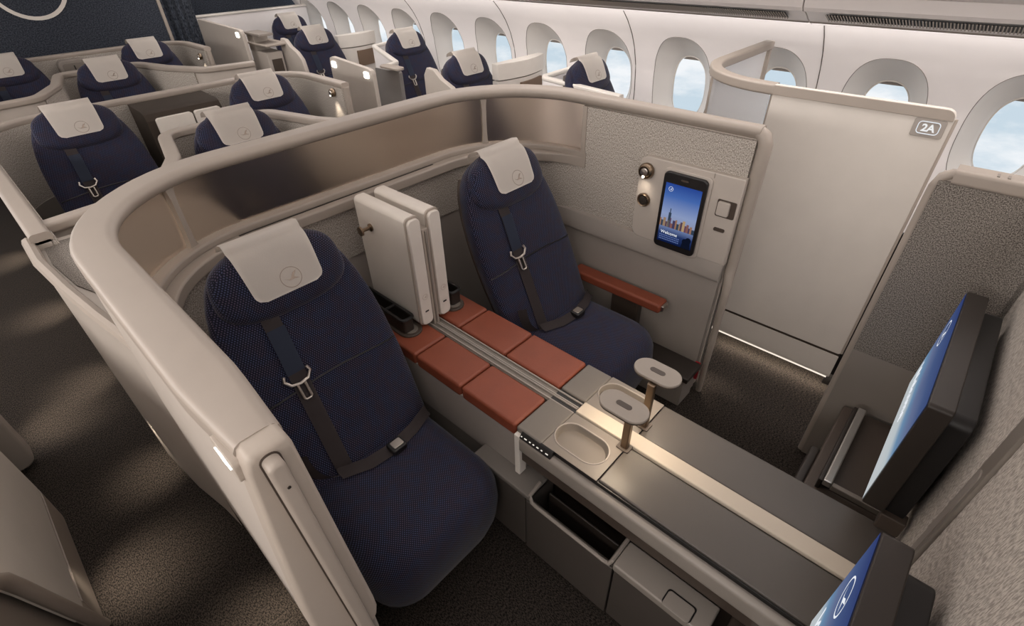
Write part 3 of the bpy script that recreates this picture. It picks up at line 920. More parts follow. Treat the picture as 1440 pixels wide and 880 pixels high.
obj('ridge', box(-1.485, -1.470, 1.064, 1.072, .612, 1.07, .002), M['grey'], t)

# ---- desk top
t = thing('desk_top', 'long dark grey desk with a cream centre strip, running forward to the monitors', 'desk', (-.3, 1.07, .55))
for (y0, y1) in ((YN, 1.040), (1.108, YF)):
    obj('grey_pad', box(-.806, -.692, y0, y1, .570, .621, .008), M['deskpad'], t)
    obj('top_panel', box(-.468, .262, y0 + (.012 if y0 < 1 else 0), y1, .575, .620, .006), M['desk'], t)
    # tray insert with an oval well
    yc = .948 if y0 < 1 else 1.208
    hole = stadium(-.592, yc, .098, .056, 14)
    bm, hv = plate_hole((-.690, -.470, y0 + (.004 if y0 < 1 else 0), y1), hole, lambda u, v: (u, v, .620), 3)
    n = len(hv)
    prev = hv
    for f, z in ((.97, .612), (.95, .600), (.90, .594)):
        ring = [bm.verts.new((-.592 + (h[0] + .592) * f, yc + (h[1] - yc) * f, z)) for h in hole]
        for i in range(n):
            j = (i + 1) % n; bm.faces.new((prev[i], prev[j], ring[j], ring[i]))
        prev = ring
    bm.faces.new(prev)
    tr = obj('tray_insert', bm, M['tray'], t, smooth=50)
    obj('well_rim', tube([(h[0], h[1], .6205) for h in stadium(-.592, yc, .100, .058, 14)], .0028, 6, closed=True), M['greyl'], tr)
obj('center_strip', box(-.690, .262, 1.045, 1.104, .570, .628, .004), M['cream'], t)
obj('strip_gap', box(-.806, .262, 1.040, 1.108, .56, .612), M['black'], t)
obj('substructure', box(-.785, .262, .90, 1.26, .44, .575), M['dark'], t)
obj('edge_roll', prism(rrect(.836, .872, .520, .598, .017, 5), 'x', -.776, .262), M['lid'], t, smooth=60)  # lit look of the near roll is put into its lighter colour
obj('edge_roll', prism(rrect(1.268, 1.300, .520, .606, .015, 5), 'x', -.785, .262), M['desk'], t, smooth=60)
obj('edge_groove', box(-.785, .262, .862, .872, .585, .612), M['black'], t)
obj('apron', box(-.785, .262, .852, .90, .455, .54, .006), M['dark2'], t)
cs = obj('control_strip', prism([(.838, .596), (.851, .614), (.860, .618), (.862, .598)], 'x', -.777, -.640), M['black'], t)
for i, x in enumerate((-.770, -.752, -.732, -.716, -.698, -.680, -.658)):
    ln = (.004, .010, .006, .006, .008, .006, .010)[i]
    obj('touch_icon', tube([(x - ln / 2, .8425, .6055), (x + ln / 2, .8425, .6055)], .0021, 6), M['icon'], cs)
obj('end_plate', box(-.803, -.778, .838, .876, .382, .598, .004), M['trim_white'], t, label='bright vertical end plate')

# ---- cabinet under the desk
t = thing('storage_cabinet', 'low dark grey cabinet under the desk with an open bin and a flap lid', 'cabinet', (-.3, .95, 0))
obj('back_panel', box(-.95, .262, .958, .975, .02, .46), M['dark2'], t)
obj('ledge', box(-.98, -.690, .790, .94, .358, .382, .005), M['deskpad'], t)
obj('end_door', box(-.98, -.716, .796, .93, .03, .352, .004), M['desk'], t)
bn = obj('bin', box(-.708, -.335, .792, .812, .03, .345, .004), M['desk'], t)
obj('bin_rim', tube([(-.700, .865, .383), (-.694, .800, .378), (-.680, .794, .358), (-.66, .793, .354), (-.37, .793, .354), (-.350, .794, .358), (-.342, .800, .378), (-.342, .93, .384)], .0075, 8), M['lid'], bn)
obj('bin_divider', box(-.66, -.36, .868, .876, .10, .350, .003), M['dark'], bn)
obj('bin_end', box(-.352, -.338, .80, .935, .03, .378, .003), M['desk'], bn)
obj('bin_end', box(-.706, -.690, .80, .935, .03, .378, .003), M['desk'], bn)
obj('bin_floor', box(-.70, -.345, .80, .935, .03, .06), M['black'], bn)
obj('front_panel', box(-.330, -.022, .796, .812, .03, .352, .004), M['desk'], t)
lid = obj('lid', box(-.333, -.022, .786, .892, .352, .388, .007), M['lid'], t)
obj('lid_latch', prism(rrect(-.160, -.075, .782, .836, .010), 'z', .384, .392, .002), M['lid'], lid)
obj('latch_gap', prism(rrect(-.164, -.071, .786, .841, .011), 'z', .3865, .3895), M['black'], lid)
obj('far_panel', box(-.98, .262, 1.225, 1.25, .02, .46), M['desk'], t)
obj('plinth', box(-.98, -.022, .82, 1.24, .0, .05), M['black'], t)

# ---- oval lamps on the desk
def desk_lamp(x, y, lab, sgn):
    t = thing('oval_lamp', lab, 'lamp', (-.472, 1.030 if sgn > 0 else 1.152, .62), 'oval lamps on the desk')
    sx, sy = -.472, y + (.0 if sgn > 0 else -.03)
    if sgn > 0: sy = 1.030
    else: sy = 1.152
    obj('foot', prism(rrect(sx - .026, sx + .020, sy - .020, sy + .020, .005), 'z', .620, .626, .002), M['dark2'], t)
    obj('stem', prism(rrect(sx - .016, sx + .010, sy - .011, sy + .011, .005), 'z', .624, .823), M['bronze'], t)
    hd = obj('head', prism(stadium(x, y, .082, .046, 14), 'z', .826, .836, .003), M['lamphead'], t, smooth=50)
    obj('underside', prism(stadium(x, y, .080, .044, 14), 'z', .820, .8265), M['dark2'], hd, label='dark underside')
    obj('slot', prism(stadium(x, y, .027, .010, 8), 'z', .8345, .8372), M['dark2'], hd)
    obj('light_strip', prism(stadium(x, y, .060, .026, 8), 'z', .817, .821), M['bulb'], hd, label='glowing underside')
    l = bpy.data.lights.new('lamp_glow', 'AREA'); l.energy = .50; l.size = .10; l.size_y = .05; l.shape = 'RECTANGLE'; l.color = (1, .80, .58)
    lo = bpy.data.objects.new('lamp_glow', l); COL.objects.link(lo); lo.parent = t
    lo.location = Vector((x, y, .813)) - Vector(t.location)
desk_lamp(-.488, 1.003, 'oval lamp on a short wooden-toned stem, nearer one on the desk', 1)
desk_lamp(-.486, 1.203, 'oval lamp on a short stem, the one by the tablet-side seat', -1)

# ================================================================= tablet
t = thing('tablet', 'black tablet with a city skyline on its screen, docked in the suite wall', 'tablet', (-.87, 2.04, .79))
tb = obj('case', prism(rrect(-.972, -.770, .790, 1.156, .022), 'y', 2.022, 2.040, .005), M['black'], t, smooth=50)
def uvquad(x0, x1, z0, z1, y, nm, mat, par):
    bm = B()
    vs = [bm.verts.new(p) for p in ((x0, y, z0), (x1, y, z0), (x1, y, z1), (x0, y, z1))]
    f = bm.faces.new(vs); ul = bm.loops.layers.uv.new('UVMap')
    for l, u in zip(f.loops, ((0, 0), (1, 0), (1, 1), (0, 1))): l[ul].uv = u
    return obj(nm, bm, mat, par, smooth=0)
scr_m = screen('tablet_screen', [(0, (.004, .010, .05)), (.16, (.02, .04, .14)), (.27, (.16, .22, .42)), (.285, (.17, .22, .40)), (.30, (.30, .32, .45)), (.5, (.30, .38, .62)), (.8, (.07, .16, .48)), (1.0, (.025, .07, .33))], .8)
sx0, sx1, sz0, sz1 = -.955, -.785, .822, 1.108
sc = uvquad(sx0, sx1, sz0, sz1, 2.0215, 'screen', scr_m, t)
cols = [(.30, .16, .10), (.09, .055, .085), (.22, .10, .09), (.035, .055, .09), (.42, .29, .16), (.06, .045, .10), (.30, .20, .13), (.13, .06, .10)]
cm = [emit('skyline_%d' % i, c, .9) for i, c in enumerate(cols)]
W_ = sx1 - sx0; H_ = sz1 - sz0
hs = [.13, .10, .15, .09, .12, .17, .08, .14, .16, .10, .12, .15, .18, .11, .14, .09, .12, .08]
bm = B(); x = sx0; zb = sz0 + H_ * .275
def bld(x0, x1, z0, z1, mi):
    n0 = len(bm.faces); add_box(bm, x0, x1, 2.0206, 2.0212, z0, z1)
    bm.faces.ensure_lookup_table()
    for f_ in bm.faces[n0:]: f_.material_index = mi
for i, h in enumerate(hs):
    w = W_ / len(hs) * (.7 + .6 * ((i * 7) % 5) / 4); w = min(w, sx1 - x); bld(x, x + w, zb, zb + H_ * h, (i * 3) % len(cols)); x += w
if x < sx1 - .001: bld(x, sx1, zb, zb + H_ * .1, 1)
bld(sx0 + W_ * .22, sx0 + W_ * .295, zb, sz0 + H_ * .53, 3)
bld(sx0 + W_ * .245, sx0 + W_ * .27, sz0 + H_ * .5, sz0 + H_ * .60, 3)
sk = obj('skyline', bm, cm[0], sc, smooth=0, kind='stuff')
for c_ in cm[1:]: sk.data.materials.append(c_)
bm = B()
for cx, cz, r in ((.80, .10, .05), (.89, .13, .055)):
    prism([(sx0 + W_ * cx + W_ * r * 1.5 * math.cos(a), sz0 + H_ * cz + H_ * .018 + H_ * r * math.sin(a)) for a in [2 * PI * k / 12 for k in range(12)]], 'y', 2.0203, 2.0210, bm=bm)
    prism([(sx0 + W_ * (cx - .09), sz0), (sx0 + W_ * (cx + .09), sz0), (sx0 + W_ * (cx + .06), sz0 + H_ * cz), (sx0 + W_ * (cx - .06), sz0 + H_ * cz)], 'y', 2.0203, 2.0210, bm=bm)
obj('couple_silhouette', bm, emit('silhouette', (.004, .006, .016), 1.0), sc, smooth=0)
text('headline', 'Welcome', .021, M['ink'], sc, ((sx0 + W_ * .32, 2.0205, sz0 + H_ * .175), (1, 0, 0), (0, 0, 1)), .0004)
obj('emblem', emblem_bm(lambda u, v: (sx0 + W_ * .16 + u, 2.0208, sz0 + H_ * .91 + v), .011, .14), M['ink'], sc)
bm = B()
for r_ in range(3):
    for c_ in range(12):
        add_box(bm, sx0 + .008 + c_ * .0085, sx0 + .014 + c_ * .0085, 2.0208, 2.0212, sz0 + .012 + r_ * .010, sz0 + .017 + r_ * .010)
obj('fine_print', bm, emit('fine_print', (.10, .15, .35), 1.0), sc, smooth=0)
obj('camera_bar', prism(stadium(-.871, 1.132, .018, .004, 6), 'y', 2.0205, 2.0225), M['dark2'], t)

# ================================================================= monitors and front wall
def monitor(y0, y1, lab):
    t = thing('monitor', lab, 'monitor', (.2, (y0 + y1) / 2, .9), 'seat monitors')
    bz = obj('bezel', prism(rrect(y0, y1, .690, 1.095, .012), 'x', .152, .205, .004), M['dark'], t)
    obj('mount_box', prism(rrect(y0 + .03, y1 - .02, .655, 1.062, .03), 'x', .205, .255, .004), M['black'], t)
    bm = B()
    yy0, yy1, z0, z1 = y0 + .004, y1 - .004, .702, 1.088
    vs = [bm.verts.new(p) for p in ((.1505, yy1, z0), (.1505, yy0, z0), (.1505, yy0, z1), (.1505, yy1, z1))]
    f = bm.faces.new(vs); ul = bm.loops.layers.uv.new('UVMap')
    for l, u in zip(f.loops, ((0, 0), (1, 0), (1, 1), (0, 1))): l[ul].uv = u
    s = obj('screen', bm, TVM, t, smooth=0)
    yc = (y0 + y1) / 2
    text('headline', 'Welcome', .075, M['ink'], s, ((.1498, yc + .12, .80), (0, -1, 0), (0, 0, 1)), .0004)
    obj('emblem', emblem_bm(lambda u, v: (.1496, y1 - .10 - u, .985 + v), .045, .12), M['ink'], s)
    obj('hinge', box(.205, .265, y0 + .01, y0 + .05, .62, .68, .004), M['dark2'], t)
    return t
TVM = screen('monitor_picture', [(0, (.58, .62, .64)), (.20, (.54, .60, .63)), (.34, (.16, .29, .46)), (.50, (.14, .18, .32)), (.70, (.07, .11, .25)), (1, (.035, .055, .18))], .85, 1, -.16)
monitor(1.255, 1.880, 'far seat monitor glowing blue above the silver-trimmed footrest')
monitor(.225, .835, 'near seat monitor at the lower right picture edge, blue with white ring')

fp = thing('front_partition', 'fabric-faced partition carrying both monitors, ribbed grey cloth with a central slot', 'partition', (.3, 1.05, 0))
ppf = resample(path([(-.050, 2.020), (.29, 2.020, .09), (.29, .05)], n=8), .06)
ppf = [(x, y, nx, ny) for x, y, nx, ny in ppf]
if ppf[0][3] < 0: ppf = [(x, y, -nx, -ny) for x, y, nx, ny in ppf]
Sf = cumlen(ppf)
obj('core', sweep(ppf, [(.0, .02), (.0, 1.37), (.05, 1.37), (.05, .02)]), M['panel'], fp)
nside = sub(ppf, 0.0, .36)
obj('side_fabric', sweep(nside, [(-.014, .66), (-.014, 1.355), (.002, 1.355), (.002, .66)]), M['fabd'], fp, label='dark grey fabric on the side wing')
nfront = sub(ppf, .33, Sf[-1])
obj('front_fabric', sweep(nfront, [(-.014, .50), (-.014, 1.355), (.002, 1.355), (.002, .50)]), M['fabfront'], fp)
obj('lower_panel', sweep(sub(ppf, .0, Sf[-1]), [(-.012, .02), (-.012, .665), (.002, .665), (.002, .02)]), M['grey'], fp)
obj('top_rail', sweep(sub(ppf, .03, Sf[-1]), rrect(-.022, .055, 1.352, 1.398, .012, 4)), M['beige'], fp, smooth=50)
obj('edge_trim', tube([(.0, 2.030, 1.376), (-.025, 2.030, 1.374), (-.045, 2.030, 1.36), (-.054, 2.030, 1.33)] + [(-.054, 2.030, z) for z in (1.1, .7, .3, .02)], .017, 10), M['beige'], fp)
for x in (.075, .10):
    obj('rail_mark', box(x, x + .007, 2.008, 2.036, 1.396, 1.4005), M['grey'], fp)
sl = obj('center_slot', prism(rrect(1.065, 1.135, .50, 1.36, .02), 'x', .268, .278, .004), M['tray'], fp)
obj('slot_groove', prism(rrect(1.085, 1.115, .52, 1.10, .012), 'x', .2655, .2695), M['grey'], sl)

def footrest(y0, y1, lab, far=True):
    t = thing('footrest_box', lab, 'footrest', (.12, (y0 + y1) / 2, 0), 'footrests below the monitors')
    obj('body', box(.012, .27, y0, y1, .02, .405, .008), M['dark2'], t)
    obj('step', box(-.020, .014, y0, y0 + .24, .02, .405, .010), M['dark'], t)
    obj('front_lip', box(.046, .060, y0 + .05, y1 - .04, .400, .452, .004), M['dark'], t)
    obj('silver_rail', box(.060, .088, y0 + .05, y1 - .04, .430, .458, .005), M['silver'], t, label='polished silver rail')
    obj('inner_rail', box(.088, .24, y0 + .05, y0 + .070, .425, .450, .004), M['tray'], t)
    obj('well_floor', box(.088, .25, y0 + .07, y1 - .04, .400, .412), M['dark2'], t)
footrest(1.44, 1.98, 'far footrest box with a polished silver rail under the upper monitor')
footrest(.22, .955, 'near footrest box with a silver rail at the bottom picture edge')

# ================================================================= window suite "2A" beside the far aisle
t = thing('suite_door', 'tall beige door panel marked 2A beside the far aisle', 'door', (-.4, 2.54, 0))
dp = obj('door_leaf', prism(rrect(-.768, -.103, .245, 1.446, .034, 6, (.01, .01, 1, 0)), 'y', 2.530, 2.552, .004), M['door'], t)
obj('kick_panel', prism(rrect(-.748, -.103, .085, .228, .006), 'y', 2.533, 2.552, .003), M['door'], t)
obj('top_band', prism(rrect(-.768, -.106, 1.404, 1.443, .030, 6, (0, 0, 1, 0)), 'y', 2.5255, 2.5325, .002), M['beige'], t, label='beige top band')
obj('edge_trim', tube([(-.101, 2.541, z) for z in (1.41, 1.0, .6, .25)], .008, 8), M['beige_d'], t)
obj('sill_light', box(-.755, -.115, 2.536, 2.548, .074, .084), M['sill'], t, label='glowing sill strip')
obj('kick_gap', box(-.748, -.103, 2.538, 2.550, .222, .252), M['dark2'], t)
pl = obj('sign_plate', prism(rrect(-.222, -.118, 1.335, 1.402, .008), 'y', 2.527, 2.533, .001), M['greyl'], t)
ringp = rrect(-.205, -.135, 1.348, 1.392, .012, 5)
obj('sign_border', tube([(p[0], 2.5262, p[1]) for p in ringp], .0016, 6, closed=True), M['ink'], pl)
text('seat_number', '2A', .037, emit('sign_ink', (1, 1, 1), .85), pl, ((-.170, 2.526, 1.3685), (1, 0, 0), (0, 0, 1)), .0008, .03)

t = thing('window_suite_shell', 'beige rail and pale frosted glass of the window suite, curving behind the tall door panel', 'suite shell', (-1.0, 2.8, 0))
pw = resample(path([(-.765, 2.560), (-1.19, 2.560, .40), (-1.19, 3.62)], n=10), .05)
if pw[0][3] > 0: pw = [(x, y, -nx, -ny) for x, y, nx, ny in pw]
Sw = cumlen(pw)
obj('top_rail', sweep(pw, rrect(-.026, .034, 1.400, 1.446, .010, 4)), M['beige'], t, smooth=50)
obj('lower_panel', sweep(pw, [(-.02, .10), (-.02, 1.12), (.02, 1.12), (.02, .10)]), M['panel'], t)
obj('frosted_glass', sweep(sub(pw, .02, .50), [(.0, 1.11), (.0, 1.405), (.005, 1.405), (.005, 1.11)]), M['glassw'], t)
obj('frosted_glass', sweep(sub(pw, .53, Sw[-1] - .03), [(.0, 1.11), (.0, 1.405), (.005, 1.405), (.005, 1.11)]), M['glassw'], t)
for s_ in (.012, .515, Sw[-1] - .01):
    i = min(range(len(Sw)), key=lambda k: abs(Sw[k] - s_)); x, y, nx, ny = pw[i]
    obj('post', tube([(x, y, 1.10), (x, y, 1.41)], .019, 8), M['beige'], t)
t = thing('suite_front_post', 'pale upright panel seen in the gap between the 2A door and the front partition', 'partition', (.05, 2.62, 0))
obj('post', box(-.050, .02, 2.60, 2.66, .0, 1.12, .01), M['beige'], t)
obj('gap_shade', box(-.125, .0, 2.575, 2.60, .0, .92, .004), M['black'], t)  # black sheet standing in for the shade in the gap beside the door
obj('wing', box(.0, .50, 2.60, 2.65, .0, 1.10, .01), M['beige'], t)
obj('knob', lathe([(.008, 0), (.008, -.006), (.001, -.008)], (-.02, 2.60, 1.07), 'y', 12), M['dark'], t)

# ================================================================= rows behind (one builder, pitch 2.55)
def row(dx, lab_a, lab_b, lab_c, zr=1.13, low=True):
    # pair of seats: wall at the back and both flanks
    t = thing('row_shell', lab_a, 'suite shell', (-4.2 + dx, 1.08, 0), 'shells of the rows behind')
    q = resample(path([(-2.46 + dx, .03), (-4.52 + dx, .03, .40), (-4.52 + dx, 2.11, .35), (-3.66 + dx, 2.11)], n=8), .06)
    if q[0][3] > 0: q = [(x, y, -nx, -ny) for x, y, nx, ny in q]
    SS = cumlen(q)
    obj('wall', sweep(q, [(-.022, .02), (-.022, zr - .02), (.028, zr - .02), (.028, .02)]), M['panel'], t)
    obj('top_rail', sweep(q, rrect(-.034, .036, zr - .030, zr + .012, .016, 4)), M['beige'], t, smooth=50)
    obj('lining', sweep(q, [(-.040, .62), (-.040, zr - .025), (-.020, zr - .025), (-.020, .62)]), M['fab'], t)
    obj('lower_lining', sweep(q, [(-.046, .05), (-.046, .66), (-.020, .66), (-.020, .05)]), M['grey'], t)
    obj('front_edge', tube([(-3.655 + dx, 2.11, z) for z in (zr - .02, zr - .2, .5, .05)], .026, 8), M['beige'], t)
    ring_lamp(-3.77 + dx, 2.068, 1.065 if dx == 0 else 1.05, t, .030)
    # single seat: hooded wall between the pair's footwells
    h = thing('hooded_shell', lab_b, 'suite shell', (-3.2 + dx, 1.08, 0), 'hooded shells of the single seats')
    q = resample(path([(-2.60 + dx, .04), (-2.66 + dx, .50, .12), (-3.02 + dx, .68, .2), (-3.50 + dx, .79, .12), (-3.50 + dx, 1.40, .12), (-3.05 + dx, 1.52, .2), (-2.68 + dx, 1.70, .12), (-2.60 + dx, 2.10)], n=6), .06)
    i = near = min(range(len(q)), key=lambda k: abs(q[k][0] + 3.5 - dx) + abs(q[k][1] - 1.1))
    if q[i][2] > 0: q = [(x, y, -nx, -ny) for x, y, nx, ny in q]
    obj('wall', sweep(q, [(-.02, .02), (-.02, zr - .03), (.02, zr - .03), (.02, .02)]), M['panel'], h)
    obj('top_rail', sweep(q, rrect(-.042, .030, zr - .045, zr, .014, 4)), M['beige'], h, smooth=50)
    obj('lining', sweep(sub(q, .5, cumlen(q)[-1] - .5), [(-.032, .50), (-.032, zr - .035), (-.018, zr - .035), (-.018, .50)]), M['fab'], h)
    # locker between the pair
    c = thing('console_locker', lab_c, 'locker', (-4.3 + dx, 1.13, 0), 'lockers between the seat pairs')
    if low:
        obj('body', prism([(-4.47, .02), (-4.47, 1.108), (-4.22, 1.100), (-4.175, 1.085), (-4.15, 1.045), (-4.15, .02)], 'y', .880, 1.375), M['brownb'], c, smooth=30)
        for y0, y1 in ((.930, 1.165), (1.175, 1.355)):
            obj('door', prism(rrect(y0, y1, .42, 1.058, .02), 'x', -4.155, -4.125, .003), M['locker'], c, label='cream locker door')
    else:
        obj('body', prism(rrect(.95, 1.20, .40, 1.10, .05), 'x', -4.47 + dx, -4.38 + dx, .012), M['grey'], c, smooth=40)
        obj('inset', prism(rrect(.98, 1.17, .50, 1.07, .03), 'x', -4.385 + dx, -4.372 + dx, .003), M['tray'], c)
        obj('slit', box(-4.374 + dx, -4.368 + dx, 1.070, 1.080, .90, 1.05), M['black'], c)
row(0, 'beige shell of the middle pair, just behind the foreground shell, with lit reading lamp',
    'narrow hooded shell around the seat with the creased cover, just behind the frosted glass',
    'brown locker with two cream doors between the middle pair of seats')
row(-2.55, 'beige shell of the rear pair standing against the emblem bulkhead',
    'small hooded shell around the single seat of the rear rows',
    'grey rounded locker with a black slit between the rear pair of seats', low=False)

# ================================================================= window-side suites in the background
def sill_unit(x, y0, y1, z1, lab):
    t = thing('niche_unit', lab, 'side unit', (x, (y0 + y1) / 2, 0), 'niche units beside the windows')
    n = 12
    top = []; 
    for i in range(n + 1):
        f = i / n; y = y0 + (y1 - y0) * f
        top.append((y, x + .06 * math.sin(f * PI)))
    outline = [(xx, y) for y, xx in top] + [(x - .07, y1), (x - .07, y0)]
    obj('top', prism(outline, 'z', z1 - .13, z1, .006), M['door'], t, smooth=50)
    outline2 = [(xx - .012, y) for y, xx in top] + [(x - .07, y1), (x - .07, y0)]
    obj('body', prism(outline2, 'z', .05, z1 - .14), M['door'], t, smooth=50)
    ym = y0 + (y1 - y0) * .38
    nb = obj('niche', prism([(x + .075 * 1, ym), (x + .055, (ym + y1) / 2), (x + .035, y1 - .06), (x - .02, y1 - .06), (x - .02, ym)], 'z', z1 - .34, z1 - .175), M['brown'], t, label='brown lined open niche')
    return t
sill_unit(-3.28, 3.36, 3.97, 1.115, 'white curved side unit with a brown niche, left of the small window seat')
sill_unit(-5.95, 3.46, 3.97, 1.10, 'white curved side unit with a brown niche, left of the slim window seat')

def rail_shell(pts, zt, lab, w=.05):
    t = thing('seat_rail', lab, 'suite shell', (pts[1][0], pts[1][1], 0), 'rails around the window seats')
    q = resample(path(pts, n=8), .06)
    obj('wall', sweep(q, [(-.02, .05), (-.02, zt - .02), (.02, zt - .02), (.02, .05)]), M['wall'], t)
    obj('top_rail', sweep(q, rrect(-w / 2, w / 2, zt - .03, zt + .005, .012, 3)), M['trim_white'], t, smooth=50)
rail_shell([(-2.86, 3.98), (-2.84, 3.42, .08), (-2.0, 3.29)], 1.07, 'white angled rail around the small seat against the window')
rail_shell([(-5.40, 3.98), (-5.30, 3.50, .06), (-4.36, 3.10, .08), (-4.30, 2.90)], 1.06, 'white angled rail around the slim window seat')

def wing(x0, y0, lab):
    t = thing('seat_wing', lab, 'seat wing', (x0, y0, 0), 'side wings of the inner window seats')
    q = [(x0 - .30, .0), (x0 - .30, 1.10), (x0 - .26, 1.155), (x0 - .18, 1.15), (x0 - .10, 1.09), (x0 + .02, 1.045), (x0 + .10, .98), (x0 + .13, .85), (x0 + .14, .0)]
    obj('panel', prism(q, 'y', y0, y0 + .045, .010), M['panel'], t, smooth=40)
wing(-5.73, 2.80, 'tall white wing left of the seat in front of the rearmost window-side seat')
wing(-3.25, 2.77, 'white curved wing left of the seat beside the brown-niche unit')

def aisle_door(x0, x1, z0, z1, lab, signs):
    t = thing('aisle_door', lab, 'door', ((x0 + x1) / 2, 2.5, 0), 'open door panels along the far aisle')
    dz = (z1 - z0)
    poly = [(x0, .06), (x1, .06), (x1, z1 - .05), (x1 - .02, z1 - .012), (x1 - .06, z1), (x0 + .05, z0), (x0 + .012, z0 - .012), (x0, z0 - .05)]
    d = obj('leaf', prism(poly, 'y', 2.475, 2.515, .006), M['panel'], t)
    for sx in signs:
        z = z0 + dz * (sx - x0) / (x1 - x0) - .055
        obj('lit_sign', prism(rrect(sx - .032, sx + .032, z - .024, z + .024, .010), 'y', 2.466, 2.476), M['lit'], d, label='glowing seat sign')
aisle_door(-4.47, -3.84, 1.185, 1.150, 'beige open door panel with two glowing seat signs', [-4.40, -3.92])
aisle_door(-7.30, -6.16, 1.285, 1.255, 'beige door panel by the curtain with one glowing sign', [-6.26])

t = thing('screen_housing', 'grey metallic screen housing with a small oval shelf, right of the twin-sign door panel', 'monitor', (-4.1, 2.85, 0))
obj('panel', prism(rrect(-4.33, -3.97, .55, 1.06, .02), 'y', 2.83, 2.87, .006), plastic('metal_panel', (.45, .43, .41), .35, metal=.6), t)
obj('shelf', prism(stadium(-4.02, 2.80, .14, .05, 8), 'z', 1.085, 1.105, .005), M['beige'], t)
obj('pedestal', box(-4.35, -3.95, 2.85, 3.0, .05, .56, .01), M['panel'], t)
t = thing('shelf_unit', 'small white shelf unit with a dark niche behind the single-sign door panel', 'side unit', (-6.1, 2.7, 0))
obj('body', box(-6.35, -5.98, 2.60, 2.78, .05, 1.04, .01), M['panel'], t)
obj('niche', box(-5.99, -5.965, 2.64, 2.75, .78, .97), M['dark2'], t)
obj('shelf', box(-6.35, -5.90, 2.58, 2.84, 1.10, 1.12, .006), M['beige'], t)
obj('shelf_top', box(-6.35, -6.0, 2.58, 2.74, 1.19, 1.215, .006), M['grey'], t)
obj('upright', box(-6.35, -6.20, 2.60, 2.76, 1.03, 1.20, .004), M['panel'], t)
t = thing('aft_window_wall', 'white panel wall across the window side, below the dark bulkhead', 'partition', (-7.62, 3.3, 0))
obj('panel', box(-7.68, -7.62, 2.52, 4.05, .05, 1.27, .01), M['wall'], t)
obj('cap', box(-7.70, -7.60, 2.52, 4.05, 1.262, 1.285, .008), M['trim_white'], t)
obj('lower_panel', box(-7.62, -7.60, 2.56, 4.03, .05, .72), M['grey'], t)

# ================================================================= suites across the near aisle
t = thing('aisle_suite_shell', 'beige suite wall across the near aisle, cut by the lower left picture corner', 'suite shell', (-2.0, -.6, 0))
ql = resample(path([(-1.66, -.457), (-2.30, -.457, .25), (-2.64, -.55, .06), (-2.66, -1.25)], n=8), .06)
if ql[0][3] < 0: ql = [(x, y, -nx, -ny) for x, y, nx, ny in ql]
obj('wall', sweep(ql, [(-.02, .215), (-.02, 1.10), (.0, 1.12), (.012, 1.10), (.012, .215)]), M['door'], t)
obj('skirt', sweep(ql, [(-.02, .02), (-.02, .190), (.012, .190), (.008, .02)]), M['beige'], t)
obj('skirt_gap', sweep(ql, [(-.02, .185), (-.02, .22), (.002, .22), (.002, .185)]), M['black'], t)
edge = [(-1.645, .02), (-1.60, .16), (-1.573, .234), (-1.515, .41), (-1.46, .58), (-1.425, .67), (-1.37, .74), (-1.28, .80), (-1.10, .86), (-.80, .90)]
obj('front_wing', prism([(-1.66, .205), (-1.583, .205)] + edge[2:] + [(-.80, 1.10), (-1.66, 1.10)], 'y', -.477, -.445), M['door'], t)
obj('skirt_end', prism([(-1.66, .02), edge[0], (-1.59, .195), (-1.66, .195)], 'y', -.477, -.447), M['beige'], t)
obj('edge_trim', tube([(x - .012, -.455, z) for x, z in edge], .020, 10), M['beige'], t)
obj('inner_panel', box(-1.75, -.70, -.62, -.49, .02, 1.0, .01), M['grey'], t)
t = thing('aisle_side_panel', 'rounded brownish panel end across the near aisle, at the left picture edge', 'partition', (-3.4, -.5, 0))
obj('panel', prism(rrect(-1.30, -.455, .03, 1.0, .05), 'x', -2.81, -2.705, .012), M['greyl'], t, smooth=50)
obj('base', box(-2.79, -2.72, -1.25, -.52, 0, .05), M['dark2'], t)

# ================================================================= lights
def area(name, loc, rot, sx, sy, e, col=(1, 1, 1)):
    l = bpy.data.lights.new(name, 'AREA'); l.shape = 'RECTANGLE'; l.size = sx; l.size_y = sy; l.energy = e; l.color = col
    o = bpy.data.objects.new(name, l); COL.objects.link(o); o.location = loc; o.rotation_euler = [math.radians(a) for a in rot]
    return o
def spot(name, loc, target, e, ang, blend=.8, col=(1, .86, .70), r=.02):
    l = bpy.data.lights.new(name, 'SPOT'); l.energy = e; l.spot_size = math.radians(ang); l.spot_blend = blend; l.color = col; l.shadow_soft_size = r
    o = bpy.data.objects.new(name, l); COL.objects.link(o); o.location = loc
    d = Vector(target) - Vector(loc); o.rotation_euler = d.to_track_quat('-Z', 'Y').to_euler()
    return o
area('ceiling_wash', (-3.8, 1.2, 2.53), (0, 0, 0), 8.2, 2.4, 24, (1, .95, .91))
area('front_fill', (.95, .9, 2.45), (0, 48, 0), .9, 3.2, 15, (1, .94, .88))  # added fill from the front, for upright faces turned forward
area('left_fill', (-2.5, -1.7, 1.95), (64, 0, 0), 7.0, .5, 88, (1, .94, .89))  # added low fill that brightens faces turned to the near aisle
area('window_side_fill', (-3.0, 2.35, 2.48), (46, 0, 0), 8.5, .5, 100, (1, .95, .92))  # extra light added to lift the window side
area('aisle_fill', (-1.9, -.12, 2.48), (-42, 0, 0), 4.5, .25, 14, (1, .95, .91))  # added fill for the suite wall across the near aisle
area('bin_wash', (-3.2, 3.66, 1.52), (35, 0, 0), 8.6, .06, 14, (1, .95, .92))
